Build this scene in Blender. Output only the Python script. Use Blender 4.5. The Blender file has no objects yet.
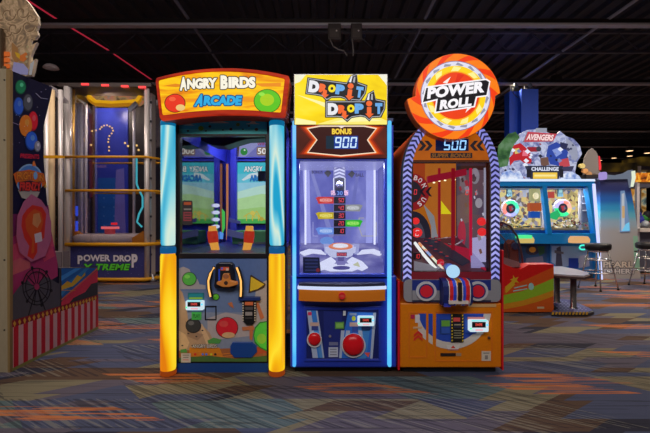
import bpy, bmesh, math, random
from mathutils import Vector, Matrix
random.seed(7)
PI = math.pi
F = 430.0          # focal length in photo pixels
H = 1.28           # eye height
col = bpy.context.scene.collection
sc = bpy.context.scene

def W(px, py, Y):
    return Vector(((px - 325) * Y / F, Y, H - (py - 216.5) * Y / F))
def X_(px, Y): return (px - 325) * Y / F
def Z_(py, Y): return H - (py - 216.5) * Y / F

# ------------------------------------------------------------------ materials
def lin(c):
    c = c / 255.0
    return c / 12.92 if c <= 0.04045 else ((c + 0.055) / 1.055) ** 2.4
LIGHT = 0.34
_mc = {}
def newmat(name):
    m = bpy.data.materials.new(name); m.use_nodes = True
    nt = m.node_tree
    return m, nt, nt.nodes['Principled BSDF']
def D(r, g, b, rough=0.5, metal=0.0, k=1.0, spec=0.4):
    """painted / printed surface, colour as it looks under the hall's light"""
    key = ('d', r, g, b, rough, metal, k)
    if key in _mc: return _mc[key]
    m, nt, p = newmat('paint')
    c = [lin(v) * k / LIGHT for v in (r, g, b)]; mxc = max(c)
    if mxc > .8: c = [v * .8 / mxc for v in c]
    n = nt.nodes.new('ShaderNodeTexNoise'); n.inputs['Scale'].default_value = 35; n.inputs['Detail'].default_value = 2
    mx = nt.nodes.new('ShaderNodeMix'); mx.data_type = 'RGBA'
    mx.inputs[6].default_value = (*[v * 0.9 for v in c], 1); mx.inputs[7].default_value = (*[min(1, v * 1.1) for v in c], 1)
    nt.links.new(n.outputs['Fac'], mx.inputs[0]); nt.links.new(mx.outputs[2], p.inputs['Base Color'])
    p.inputs['Roughness'].default_value = rough; p.inputs['Metallic'].default_value = metal
    p.inputs['Specular IOR Level'].default_value = spec
    _mc[key] = m; return m
def E(r, g, b, s=1.0):
    """backlit print or lamp, or a part whose lighting is put in as glow"""
    key = ('e', r, g, b, s)
    if key in _mc: return _mc[key]
    m, nt, p = newmat('self_lit')
    c = [lin(v) for v in (r, g, b)]
    p.inputs['Base Color'].default_value = (0.01, 0.01, 0.01, 1)
    n = nt.nodes.new('ShaderNodeTexNoise'); n.inputs['Scale'].default_value = 12; n.inputs['Detail'].default_value = 1
    mx = nt.nodes.new('ShaderNodeMix'); mx.data_type = 'RGBA'
    mx.inputs[6].default_value = (*[v * 0.93 for v in c], 1); mx.inputs[7].default_value = (*[v * 1.07 for v in c], 1)
    nt.links.new(n.outputs['Fac'], mx.inputs[0]); nt.links.new(mx.outputs[2], p.inputs['Emission Color'])
    p.inputs['Emission Strength'].default_value = s; p.inputs['Roughness'].default_value = 0.3
    p.inputs['Specular IOR Level'].default_value = 0.1
    _mc[key] = m; return m
def ramp_mat(name, stops, scale=(1, 1, 1), rot=(0, 0, 0), nscale=4.0, detail=3.0, dist=0.0, emit=0.0, rough=0.5, k=1.0, interp='LINEAR', kind='noise', metal=0.0):
    m, nt, p = newmat(name)
    tc = nt.nodes.new('ShaderNodeTexCoord'); mp = nt.nodes.new('ShaderNodeMapping')
    mp.inputs['Scale'].default_value = scale; mp.inputs['Rotation'].default_value = rot
    nt.links.new(tc.outputs['Object'], mp.inputs['Vector'])
    if kind == 'noise':
        t = nt.nodes.new('ShaderNodeTexNoise'); t.inputs['Scale'].default_value = nscale
        t.inputs['Detail'].default_value = detail; t.inputs['Distortion'].default_value = dist
        nt.links.new(mp.outputs[0], t.inputs['Vector']); fac = t.outputs['Fac']
    elif kind == 'voronoi':
        t = nt.nodes.new('ShaderNodeTexVoronoi'); t.inputs['Scale'].default_value = nscale
        nt.links.new(mp.outputs[0], t.inputs['Vector'])
        s = nt.nodes.new('ShaderNodeSeparateColor'); nt.links.new(t.outputs['Color'], s.inputs[0]); fac = s.outputs[0]
    else:
        t = nt.nodes.new('ShaderNodeTexWave'); t.inputs['Scale'].default_value = nscale; t.inputs['Distortion'].default_value = dist
        t.inputs['Detail'].default_value = detail
        nt.links.new(mp.outputs[0], t.inputs['Vector']); fac = t.outputs['Fac']
    cr = nt.nodes.new('ShaderNodeValToRGB'); cr.color_ramp.interpolation = interp
    el = cr.color_ramp.elements
    while len(el) < len(stops): el.new(0.5)
    for e, (pos, c) in zip(el, stops):
        e.position = pos
        e.color = (*[lin(v) if emit else min(0.85, lin(v) * k / LIGHT) for v in c], 1)
    nt.links.new(fac, cr.inputs[0])
    if emit:
        nt.links.new(cr.outputs[0], p.inputs['Emission Color']); p.inputs['Emission Strength'].default_value = emit
        p.inputs['Base Color'].default_value = (0.01, 0.01, 0.01, 1); p.inputs['Specular IOR Level'].default_value = .1
    else:
        nt.links.new(cr.outputs[0], p.inputs['Base Color'])
    p.inputs['Roughness'].default_value = rough; p.inputs['Metallic'].default_value = metal
    return m
def glass_mat(tint=(1, 1, 1), refl=0.09, rough=0.02, name='glass'):
    m = bpy.data.materials.new(name); m.use_nodes = True; nt = m.node_tree; nt.nodes.clear()
    o = nt.nodes.new('ShaderNodeOutputMaterial'); mx = nt.nodes.new('ShaderNodeMixShader')
    t = nt.nodes.new('ShaderNodeBsdfTransparent'); g = nt.nodes.new('ShaderNodeBsdfGlossy')
    t.inputs[0].default_value = (*tint, 1); g.inputs['Roughness'].default_value = rough
    n = nt.nodes.new('ShaderNodeTexNoise'); n.inputs['Scale'].default_value = 6
    mr = nt.nodes.new('ShaderNodeMapRange'); mr.inputs[3].default_value = refl * 0.7; mr.inputs[4].default_value = refl * 1.3
    nt.links.new(n.outputs['Fac'], mr.inputs[0]); nt.links.new(mr.outputs[0], mx.inputs[0])
    nt.links.new(t.outputs[0], mx.inputs[1]); nt.links.new(g.outputs[0], mx.inputs[2]); nt.links.new(mx.outputs[0], o.inputs[0])
    return m
GLASS = glass_mat((0.93, 0.95, 0.97), 0.05)
GLASS_DIM = glass_mat((0.9, 0.92, 0.96), 0.12, 0.06)
CHROME = D(120, 118, 116, 0.22, 0.9, k=1.2)
STEEL = D(105, 103, 104, 0.35, 0.8, k=1.2)
BLACK = D(9, 9, 11, 0.45)
DARK = D(22, 22, 26, 0.5)
WHITE = D(150, 150, 152, 0.5)

# ------------------------------------------------------------------ mesh builder
_tc = {}
def text_mesh(s, bold=0.02, sp=1.0):
    key = (s, bold, sp)
    if key in _tc: return _tc[key]
    cu = bpy.data.curves.new('lettering', 'FONT'); cu.body = s; cu.offset = bold; cu.space_character = sp
    cu.resolution_u = 3
    o = bpy.data.objects.new('lettering', cu); col.objects.link(o)
    dg = bpy.context.evaluated_depsgraph_get(); dg.update()
    me = o.evaluated_get(dg).to_mesh()
    vs = [(v.co.x, v.co.y) for v in me.vertices]; fs = [tuple(p.vertices) for p in me.polygons]
    o.evaluated_get(dg).to_mesh_clear()
    bpy.data.objects.remove(o); bpy.data.curves.remove(cu)
    x0 = min(v[0] for v in vs); x1 = max(v[0] for v in vs); y0 = min(v[1] for v in vs); y1 = max(v[1] for v in vs)
    vs = [((x - x0) / (x1 - x0), (y - y0) / (y1 - y0)) for x, y in vs]
    _tc[key] = (vs, fs); return _tc[key]
def front(Y):
    """panel facing the camera at distance Y: (u, v) photo position, d metres towards the viewer"""
    return lambda u, v, d: Vector(((u - 325) * Y / F, Y - d, H - (v - 216.5) * Y / F))
def side(X, s=1):
    """panel in the plane x = X, facing +x when s = 1"""
    return lambda u, v, d: Vector((X + s * d, X * F / (u - 325), H - (v - 216.5) * X / (u - 325)))
def ell(cx, cy, rx, ry=None, n=28, a0=0, a1=2 * PI):
    ry = rx if ry is None else ry
    full = abs(a1 - a0 - 2 * PI) < 1e-6
    m = n if full else n + 1
    return [(cx + rx * math.cos(a0 + (a1 - a0) * i / n), cy + ry * math.sin(a0 + (a1 - a0) * i / n)) for i in range(m)]
def rct(x0, y0, x1, y1): return [(x0, y0), (x1, y0), (x1, y1), (x0, y1)]
def rrect(x0, y0, x1, y1, r, n=5):
    P = []
    for cx, cy, a in ((x1 - r, y0 + r, -PI / 2), (x1 - r, y1 - r, 0), (x0 + r, y1 - r, PI / 2), (x0 + r, y0 + r, PI)):
        P += [(cx + r * math.cos(a + PI / 2 * i / n), cy + r * math.sin(a + PI / 2 * i / n)) for i in range(n + 1)]
    return P
def clip(P, x0, y0, x1, y1):
    for ax, lim, sg in ((0, x0, 1), (0, x1, -1), (1, y0, 1), (1, y1, -1)):
        Q = []
        for a, b in zip(P, P[1:] + P[:1]):
            ia, ib = (a[ax] - lim) * sg >= 0, (b[ax] - lim) * sg >= 0
            if ia: Q.append(a)
            if ia != ib:
                t = (lim - a[ax]) / (b[ax] - a[ax]); Q.append((a[0] + (b[0] - a[0]) * t, a[1] + (b[1] - a[1]) * t))
        P = Q
        if not P: break
    return P
class MB:
    def __init__(self, m=None, step=0.0002, d=0.0):
        self.hold = False; self.m = m; self.v = []; self.f = []; self.mi = []; self.ms = []; self.step = step; self.d = d; self.sm = []
    def slot(self, mat):
        if mat not in self.ms: self.ms.append(mat)
        return self.ms.index(mat)
    def add(self, vs, fs, mat, smooth=False):
        b = len(self.v); self.v += [Vector(v) for v in vs]; s = self.slot(mat)
        for f in fs: self.f.append(tuple(b + i for i in f)); self.mi.append(s); self.sm.append(smooth)
        return self
    def poly(self, pts, mat, d=None):
        if d is None:
            if not self.hold: self.d += self.step
            d = self.d
        return self.add([self.m(u, v, d) for u, v in pts], [tuple(range(len(pts)))], mat)
    def flat(self, on=True):
        """following prints share one layer"""
        if on: self.d += self.step
        self.hold = on; return self
    def rect(self, x0, y0, x1, y1, mat, d=None): return self.poly(rct(x0, y0, x1, y1), mat, d)
    def slab(self, pts, d0, d1, mat, side_mat=None, smooth=False):
        n = len(pts)
        vs = [self.m(u, v, d0) for u, v in pts] + [self.m(u, v, d1) for u, v in pts]
        self.add(vs, [tuple(range(n)), tuple(range(n, 2 * n))], mat)
        self.add(vs, [(i, (i + 1) % n, n + (i + 1) % n, n + i) for i in range(n)], side_mat or mat, smooth)
        return self
    def ring(self, outer, inner, d0, d1, mat):
        """frame between two outlines with the same number of points"""
        n = len(outer)
        vs = [self.m(u, v, d1) for u, v in outer] + [self.m(u, v, d1) for u, v in inner] + \
             [self.m(u, v, d0) for u, v in outer] + [self.m(u, v, d0) for u, v in inner]
        fs = []
        for i in range(n):
            j = (i + 1) % n
            fs += [(i, j, n + j, n + i), (2 * n + i, 2 * n + j, j, i), (n + i, n + j, 3 * n + j, 3 * n + i), (2 * n + i, 2 * n + j, 3 * n + j, 3 * n + i)]
        return self.add(vs, fs, mat)
    def line(self, pts, w, mat, d=None):
        """constant-width printed line"""
        if d is None:
            if not self.hold: self.d += self.step
            d = self.d
        for a, b in zip(pts, pts[1:]):
            dx, dy = b[0] - a[0], b[1] - a[1]; L = math.hypot(dx, dy) or 1
            nx, ny = -dy / L * w / 2, dx / L * w / 2
            self.add([self.m(u, v, d) for u, v in ((a[0] + nx, a[1] + ny), (b[0] + nx, b[1] + ny), (b[0] - nx, b[1] - ny), (a[0] - nx, a[1] - ny))], [(0, 1, 2, 3)], mat)
        return self
    def text(self, s, x0, y0, x1, y1, mat, out=None, ow=0.6, rot=0.0, shear=0.0, bold=0.02, sp=1.0, warp=None):
        vs, fs = text_mesh(s, bold, sp)
        cx, cy = (x0 + x1) / 2, (y0 + y1) / 2
        P = []
        for u, v in vs:
            x = x0 + u * (x1 - x0) + shear * (v - 0.5) * (y1 - y0); y = y1 - v * (y1 - y0)
            if warp: x, y = warp(x, y)
            c, sn = math.cos(rot), math.sin(rot)
            P.append((cx + (x - cx) * c - (y - cy) * sn, cy + (x - cx) * sn + (y - cy) * c))
        if out:
            for k in range(8):
                a = k * PI / 4; self.d += self.step / 8
                self.add([self.m(x + ow * math.cos(a), y + ow * math.sin(a), self.d) for x, y in P], fs, out)
        self.d += self.step
        return self.add([self.m(x, y, self.d) for x, y in P], fs, mat)
    def seg(self, digits, x0, y0, x1, y1, on, shear=0.12, w=0.17, gap=0.25):
        """seven-segment number"""
        S = {'0': 'abcdef', '1': 'bc', '2': 'abged', '3': 'abgcd', '4': 'fgbc', '5': 'afgcd', '6': 'afgecd', '7': 'abc', '8': 'abcdefg', '9': 'abfgcd'}
        n = len(digits); cw = (x1 - x0) / (n + gap * (n - 1)); self.d += self.step
        h = y1 - y0; t = w * cw * 1.1
        for i, ch in enumerate(digits):
            bx = x0 + i * cw * (1 + gap)
            R = {'a': (0, 0, cw, t), 'd': (0, h - t, cw, h), 'g': (0, h / 2 - t / 2, cw, h / 2 + t / 2),
                 'f': (0, 0, t, h / 2), 'b': (cw - t, 0, cw, h / 2), 'e': (0, h / 2, t, h), 'c': (cw - t, h / 2, cw, h)}
            for q in S[ch]:
                a, b, c, d_ = R[q]; e = 0.07 * cw
                if q in 'adg': a += e; c -= e
                else: b += e; d_ -= e
                self.add([self.m(bx + x + shear * (h / 2 - y), y0 + y, self.d) for x, y in ((a, b), (c, b), (c, d_), (a, d_))], [(0, 1, 2, 3)], on)
        return self
    def box(self, x0, x1, y0, y1, z0, z1, mat):
        vs = [(x, y, z) for x in (x0, x1) for y in (y0, y1) for z in (z0, z1)]
        return self.add(vs, [(0, 1, 3, 2), (4, 6, 7, 5), (0, 4, 5, 1), (2, 3, 7, 6), (0, 2, 6, 4), (1, 5, 7, 3)], mat)
    def tube(self, pts, r, mat, n=8, closed=False):
        pts = [Vector(p) for p in pts]; N = len(pts); rings = []
        for i, p in enumerate(pts):
            if closed: t = pts[(i + 1) % N] - pts[i - 1]
            else: t = pts[min(i + 1, N - 1)] - pts[max(i - 1, 0)]
            t.normalize(); a = Vector((0, 0, 1)) if abs(t.z) < 0.9 else Vector((1, 0, 0))
            u = t.cross(a).normalized(); v = t.cross(u)
            rr = r[i] if isinstance(r, (list, tuple)) else r
            rings.append([p + u * rr * math.cos(2 * PI * k / n) + v * rr * math.sin(2 * PI * k / n) for k in range(n)])
        vs = [q for g in rings for q in g]; fs = []
        for i in range(N if closed else N - 1):
            j = (i + 1) % N
            fs += [(i * n + k, i * n + (k + 1) % n, j * n + (k + 1) % n, j * n + k) for k in range(n)]
        self.add(vs, fs, mat, True)
        if not closed: self.add(vs, [tuple(range(n)), tuple(range((N - 1) * n, N * n))], mat)
        return self
    def lathe(self, cx, cy, prof, mat, n=24, sx=1.0, sy=1.0):
        vs = [(cx + r * sx * math.cos(2 * PI * k / n), cy + r * sy * math.sin(2 * PI * k / n), z) for r, z in prof for k in range(n)]
        fs = [(i * n + k, i * n + (k + 1) % n, (i + 1) * n + (k + 1) % n, (i + 1) * n + k) for i in range(len(prof) - 1) for k in range(n)]
        self.add(vs, fs, mat, True)
        return self.add(vs, [tuple(range(n)), tuple(range((len(prof) - 1) * n, len(prof) * n))], mat)
    def ball(self, c, r, mat, n=20, sq=(1, 1, 1)):
        vs = []; m = n // 2
        for i in range(m + 1):
            a = PI * i / m
            for k in range(n):
                b = 2 * PI * k / n
                vs.append((c[0] + r * sq[0] * math.sin(a) * math.cos(b), c[1] + r * sq[1] * math.sin(a) * math.sin(b), c[2] + r * sq[2] * math.cos(a)))
        return self.add(vs, [(i * n + k, i * n + (k + 1) % n, (i + 1) * n + (k + 1) % n, (i + 1) * n + k) for i in range(m) for k in range(n)], mat, True)
    def tilt(self, c, a):
        """turn everything so far about the x axis through c"""
        R = Matrix.Rotation(a, 3, 'X'); c = Vector(c); self.v = [c + R @ (v - c) for v in self.v]; return self
    def build(self, name, parent=None, bevel=0.0, label=None, stuff=False):
        root = parent
        while root is not None and root.parent: root = root.parent
        L = root.location.copy() if root else Vector((0, 0, 0))
        me = bpy.data.meshes.new(name)
        bm = bmesh.new(); bv = [bm.verts.new(v - L) for v in self.v]; seen = set()
        for f, mi, s in zip(self.f, self.mi, self.sm):
            try: q = bm.faces.new([bv[i] for i in f])
            except ValueError: continue
            q.material_index = mi; q.smooth = s
        bmesh.ops.remove_doubles(bm, verts=bm.verts, dist=1e-6)
        bmesh.ops.recalc_face_normals(bm, faces=bm.faces)
        bm.to_mesh(me); bm.free()
        for m in self.ms: me.materials.append(m)
        o = bpy.data.objects.new(name, me); col.objects.link(o)
        if parent: o.parent = parent
        if bevel:
            b = o.modifiers.new('bevel', 'BEVEL'); b.width = bevel; b.segments = 2; b.limit_method = 'ANGLE'
        if label: o['label'] = label
        if stuff: o['kind'] = 'stuff'
        return o
def thing(name, label, cat, loc, group=None):
    o = bpy.data.objects.new(name, None); col.objects.link(o); o.location = loc; o.empty_display_size = 0.1
    o['label'] = label; o['category'] = cat
    if group: o['group'] = group
    return o
def tag(o, label, cat, group=None):
    o['label'] = label; o['category'] = cat
    if group: o['group'] = group
    return o
def struct(o): o['kind'] = 'structure'; return o
def copy_tree(o, parent=None):
    c = o.copy(); col.objects.link(c)
    if parent: c.parent = parent
    for ch in [x for x in bpy.data.objects if x.parent == o]: copy_tree(ch, c)
    return c
bpy.context.view_layer.update()

# ================================================================== the hall
def carpet():
    m, nt, p = newmat('patterned_carpet'); N = nt.nodes; L = nt.links
    tc = N.new('ShaderNodeTexCoord'); sep = N.new('ShaderNodeSeparateXYZ'); L.new(tc.outputs['Object'], sep.inputs[0])
    def math_(op, a, b=None, c=None):
        n = N.new('ShaderNodeMath'); n.operation = op
        for i, v in enumerate((a, b, c)):
            if v is None: continue
            if isinstance(v, (int, float)): n.inputs[i].default_value = v
            else: L.new(v, n.inputs[i])
        return n.outputs[0]
    X, Y = sep.outputs[0], sep.outputs[1]
    def cells(skew, w, h, seed):
        r = math_('FLOOR', math_('DIVIDE', math_('ADD', Y, seed * 3.7), h))
        off = math_('MULTIPLY', math_('FRACT', math_('MULTIPLY', r, 0.618)), w * 1.7)
        xs = math_('ADD', math_('ADD', X, math_('MULTIPLY', Y, skew)), off)
        c = math_('FLOOR', math_('DIVIDE', xs, w))
        cb = N.new('ShaderNodeCombineXYZ'); L.new(r, cb.inputs[0]); L.new(c, cb.inputs[1]); cb.inputs[2].default_value = seed
        wn = N.new('ShaderNodeTexWhiteNoise'); L.new(cb.outputs[0], wn.inputs['Vector'])
        return wn.outputs['Value']
    def streak(sx, sy, rot, scale, det=2):
        mp = N.new('ShaderNodeMapping'); mp.inputs['Rotation'].default_value = (0, 0, rot); mp.inputs['Scale'].default_value = (sx, sy, 1)
        rt = N.new('ShaderNodeMapping'); rt.inputs['Rotation'].default_value = (0, 0, rot)
        mp.inputs['Rotation'].default_value = (0, 0, 0)
        L.new(tc.outputs['Object'], rt.inputs[0]); L.new(rt.outputs[0], mp.inputs[0])
        t = N.new('ShaderNodeTexNoise'); t.inputs['Scale'].default_value = scale; t.inputs['Detail'].default_value = det
        L.new(mp.outputs[0], t.inputs['Vector']); return t.outputs['Fac']
    def ramp(fac, stops, interp='CONSTANT'):
        cr = N.new('ShaderNodeValToRGB'); cr.color_ramp.interpolation = interp; el = cr.color_ramp.elements
        while len(el) < len(stops): el.new(0.5)
        for e, (pos, c) in zip(el, stops): e.position = pos; e.color = (*[lin(v) for v in c], 1)
        L.new(fac, cr.inputs[0]); return cr.outputs[0]
    def mix(f, a, b):
        n = N.new('ShaderNodeMix'); n.data_type = 'RGBA'
        if isinstance(f, float): n.inputs[0].default_value = f
        else: L.new(f, n.inputs[0])
        L.new(a, n.inputs[6]); L.new(b, n.inputs[7]); return n.outputs[2]
    slate, slate2, brown, olive, orange, teal, dark = (80, 86, 112), (98, 92, 106), (92, 72, 60), (128, 120, 98), (206, 122, 68), (92, 110, 114), (52, 52, 66)
    c1 = cells(0.9, 0.95, 0.42, 1.0); c2 = cells(-1.4, 0.6, 0.27, 5.0); c3 = cells(2.2, 0.75, 0.2, 9.0)
    base = ramp(c1, [(0, slate), (.26, brown), (.36, slate2), (.58, olive), (.68, slate), (.9, teal)])
    lay2 = ramp(c2, [(0, slate2), (.25, dark), (.4, olive), (.55, brown), (.75, slate)])
    g2 = math_('GREATER_THAN', cells(-1.4, 0.6, 0.27, 7.0), 0.58)
    b = mix(g2, base, lay2)
    hs = streak(0.35, 13, 0, 3.0); ds = streak(0.4, 15, 0.6, 3.0)
    # fine yarn lines across and along the diagonal
    hl = math_('GREATER_THAN', hs, 0.5); dl = math_('GREATER_THAN', ds, 0.56)
    dk = N.new('ShaderNodeRGB'); dk.outputs[0].default_value = (*[lin(v) for v in (36, 36, 46)], 1)
    dlm = math_('MULTIPLY', dl, math_('MULTIPLY', math_('GREATER_THAN', c1, 0.42), 0.5))
    b = mix(dlm, b, dk.outputs[0])
    lt = N.new('ShaderNodeRGB'); lt.outputs[0].default_value = (*[lin(v) for v in (150, 146, 130)], 1)
    b = mix(math_('MULTIPLY', math_('MULTIPLY', math_('LESS_THAN', ds, 0.42), math_('GREATER_THAN', c1, 0.55)), 0.4), b, lt.outputs[0])
    orr = N.new('ShaderNodeRGB'); orr.outputs[0].default_value = (*[lin(v) for v in orange], 1)
    zone = math_('GREATER_THAN', c3, 0.76)
    om = math_('MULTIPLY', math_('MULTIPLY', hl, zone), 0.85)
    b = mix(om, b, orr.outputs[0])
    h2 = math_('MULTIPLY', math_('GREATER_THAN', hs, 0.6), 0.45)
    b = mix(h2, b, dk.outputs[0])
    t = N.new('ShaderNodeTexNoise'); t.inputs['Scale'].default_value = 220; t.inputs['Detail'].default_value = 3
    L.new(tc.outputs['Object'], t.inputs['Vector'])
    hv = N.new('ShaderNodeHueSaturation'); L.new(b, hv.inputs['Color'])
    L.new(math_('MULTIPLY_ADD', t.outputs['Fac'], 0.6, 0.7), hv.inputs['Value'])
    L.new(hv.outputs[0], p.inputs['Base Color']); p.inputs['Roughness'].default_value = 0.9
    p.inputs['Specular IOR Level'].default_value = 0.15
    bp = N.new('ShaderNodeBump'); bp.inputs['Strength'].default_value = 0.3; L.new(t.outputs['Fac'], bp.inputs['Height']); L.new(bp.outputs[0], p.inputs['Normal'])
    return m
fl = MB(); fl.box(-16, 22, -3.5, 40, -0.1, 0, carpet()); struct(fl.build('floor'))
CEIL = 5.7
deckm = D(30, 30, 36, 0.6, k=1.0); joistm = D(48, 48, 56, 0.5); barm = D(120, 118, 122, 0.5); brownm = D(24, 18, 17, 0.6)
# corrugated steel deck, ribs running away from the viewer
d = MB(); x = -16.0; pts = []
while x < 22:
    pts += [(x, CEIL), (x + .10, CEIL), (x + .14, CEIL - .09), (x + .24, CEIL - .09), (x + .28, CEIL)]; x += .38
pts.append((22.3, CEIL))
vs = [(a, yy, z) for yy in (-3.5, 40) for a, z in pts]; n = len(pts)
d.add(vs, [(i, i + 1, n + i + 1, n + i) for i in range(n - 1)], deckm)
d.box(-16, 22.3, -3.5, 40, CEIL + .02, CEIL + .1, deckm)
struct(d.build('ceiling'))
wm = D(14, 14, 17, 0.8)
for nm, b in (('wall_left', (-16.1, -16, -3.5, 40)), ('wall_right', (22, 22.1, -3.5, 40)), ('wall_back', (-16, 22, 40, 40.1)), ('wall_front', (-16, 22, -3.6, -3.5))):
    w = MB(); w.box(*b, 0, CEIL + .02, wm); struct(w.build(nm))
# steel beams across the hall with a pale lower flange
k = 0
wh = ['nearest, running over the three front cabinets', 'second one back, level with the round sign', 'third one back, behind the blue posts', 'fourth one back', 'fifth one back', 'farthest and lowest looking']
for i, (Y, z) in enumerate(((8.2, 4.9), (11.7, 4.86), (14.9, 4.86), (18.4, 4.9), (22.5, 4.9), (27, 4.9))):
    m = MB()
    m.box(-15.9, 21.9, Y - .05, Y + .05, z + .05, z + .13, brownm)
    m.box(-15.9, 21.9, Y - .07, Y + .07, z, z + .045, barm)
    o = m.build('ceiling_beam'); tag(o, 'dark roof beam with a pale lower flange, ' + wh[i], 'beam', 'beams across the dark ceiling')
# open web joists (two chords and zig-zag web)
jo = None
for i, Y in enumerate((6.2, 9.8, 13.2, 16.6, 20.5)):
    m = MB(); z0, z1 = 5.0, 5.45
    m.box(-15.9, 21.9, Y - .04, Y + .04, z0, z0 + .05, joistm); m.box(-15.9, 21.9, Y - .04, Y + .04, z1, z1 + .05, joistm)
    x = -15.8; up = True
    while x < 21.4:
        m.tube([(x, Y, z0 + .03 if up else z1), (x + .5, Y, z1 if up else z0 + .03)], .014, joistm, 5); x += .5; up = not up
    o = m.build('roof_joist'); tag(o, 'black open web roof joist under the corrugated deck, row %s' % ['nearest the viewer', 'between first and second pale beams', 'between second and third pale beams', 'between third and fourth pale beams', 'deepest in the hall'][i], 'joist', 'open web roof joists')
for X, mt, lab in ((-5.25, E(170, 36, 56, .8), 'red-lit pipe running back over the tall drop tower machine'),  # red light on this pipe is put in as its own glow
                   (-8.2, D(62, 60, 66), 'dark pipe running back along the ceiling, far left'),
                   (-2.6, D(66, 64, 72), 'dark pipe running back above the bird cabinet'),
                   (1.9, D(70, 70, 80), 'grey pipe running back above the round swirl sign'),
                   (5.4, D(104, 104, 112), 'pale grey pipe running back at the right of the ceiling'),
                   (8.8, D(80, 80, 88), 'grey pipe running back at the far right of the ceiling')):
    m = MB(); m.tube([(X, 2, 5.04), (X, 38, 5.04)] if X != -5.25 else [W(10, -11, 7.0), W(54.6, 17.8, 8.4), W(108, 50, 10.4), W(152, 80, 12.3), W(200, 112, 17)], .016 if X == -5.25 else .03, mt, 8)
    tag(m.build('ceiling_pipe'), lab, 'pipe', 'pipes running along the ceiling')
# two junction boxes with drooping cables on the nearest beam
for a, b, c, lab in ((328, 341, 'l', 'left'), (351, 362, 'r', 'right')):
    Y = 8.05; t = thing('junction_box', 'dark electrical box hanging from the nearest beam, %s of the pair above the yellow sign' % lab, 'junction box', (X_((a + b) / 2, Y), Y, Z_(39, Y)), 'junction boxes on the nearest beam')
    m = MB(front(Y)); m.slab(rct(a, 23.1, b, 39.5), -.12, 0, D(38, 32, 31)); m.build('box', t, .01)
    m = MB(front(Y)); m.slab(rct(a + 2, 28.5, b - 2, 37), 0, .012, D(48, 42, 40)); m.slab(ell((a + b) / 2 + 2, 31, .8), .012, .02, D(150, 145, 140)); m.build('cover', t)
    m = MB(); m.tube([W(330 + (0 if c == 'l' else 22), 39, Y), W(333 if c == 'l' else 353, 46, Y), W(338 if c == 'l' else 353, 49.4, Y), W(344 if c == 'l' else 353.4, 51, Y), W(347 if c == 'l' else 353, 56, Y)], .012, D(70, 66, 66), 6)
    m.build('cable', t)
# downlights deep in the hall
dl = None
spots = [(556, 81.5, 12), (629.7, 150.8, 20), (629.7, 156, 25), (647.4, 153, 22), (614, 158, 26), (600, 160.4, 30), (613, 169.4, 33)]
where = ['high above the hero machine', 'over the beige machine, upper of a close pair', 'over the beige machine, lower of a close pair', 'at the right edge of the view', 'midway between the close pair and the rounded board',
         'just right of the tip of the rounded board', 'lowest of all, over the beige fishing machine']
for (px, py, Y), wx in zip(spots, where):
    c = W(px, py, Y)
    if dl is None:
        dl = thing('downlight', '', 'ceiling light', c)
        m = MB(); m.lathe(c.x, c.y, [(.13, c.z + .16), (.16, c.z + .02), (.17, c.z - .01), (.15, c.z - .01), (.14, c.z + .01), (.0, c.z + .01)], D(60, 56, 54), 20); m.build('housing', dl)
        m = MB(); m.lathe(c.x, c.y, [(.139, c.z + .009), (.139, c.z - .006), (.09, c.z - .012), (.001, c.z - .014)], E(255, 205, 150, 3.0), 20); m.build('bulb', dl)
        m = MB(); m.tube([(c.x, c.y, c.z + .16), (c.x, c.y, 5.6)], .008, DARK, 5); m.build('stem', dl); o = dl
    else: o = copy_tree(dl); o.location = c
    o['label'] = 'small warm round ceiling light ' + wx; o['group'] = 'warm ceiling lights'
    s = 1.0

c = W(51, 68, 9.5); ul = thing('downlight', 'unlit grey ceiling light above the drop tower machine, right of the curly topper', 'ceiling light', c)
m = MB(); m.lathe(c.x, c.y, [(.1, c.z + .07), (.15, c.z + .02), (.16, c.z - .01), (.14, c.z)], D(110, 104, 108, k=1.8), 20); m.build('housing', ul)
m = MB(); m.lathe(c.x, c.y, [(.14, c.z + .002), (.1, c.z - .02), (.001, c.z - .03)], D(190, 185, 190, k=2), 20); m.build('bulb', ul)
m = MB(); m.tube([(c.x, c.y, c.z + .07), (c.x, c.y, 5.6)], .008, DARK, 5); m.build('stem', ul)
# ------------------------------------------------------------------ added fill lights out of view, plus spots further back
def area(name, loc, rot, sx, sy, e, c=(1, .93, .85)):
    l = bpy.data.lights.new(name, 'AREA'); l.shape = 'RECTANGLE'; l.size = sx; l.size_y = sy; l.energy = e; l.color = c
    o = bpy.data.objects.new(name, l); col.objects.link(o); o.location = loc; o.rotation_euler = rot; return o
area('fill_light', (-4.4, 6.2, 4.93), (0, 0, 0), 3, 1.6, 85, (1, .88, .8))
fl_ = area('fill_light', (-0.5, -1.6, 4.6), (math.radians(60), 0, 0), 6, 1.5, 62, (1, .92, .86)); fl_.data.spread = math.radians(90)
area('fill_light', (5.4, 6.3, 4.93), (0, 0, 0), 5, 1.7, 190, (1, .86, .74))
area('fill_light', (-1.9, 4.3, 4.7), (0, math.radians(-18), 0), 2.2, 1.6, 62, (1, .84, .72))
for X, Y, e in ((4.6, 10.8, 90), (7.5, 8.8, 70), (9, 20, 160), (14, 22, 160), (-6, 10.5, 60), (2, 16, 90)):
    l = bpy.data.lights.new('hall_spot', 'SPOT'); l.energy = e * 6; l.spot_size = 2.2; l.spot_blend = .6; l.shadow_soft_size = .06; l.color = (1, .82, .62)
    o = bpy.data.objects.new('hall_spot', l); col.objects.link(o); o.location = (X, Y, 4.75)
w = bpy.data.worlds.new('hall'); sc.world = w; w.use_nodes = True
w.node_tree.nodes['Background'].inputs[0].default_value = (0.02, 0.02, 0.025, 1)
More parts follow.
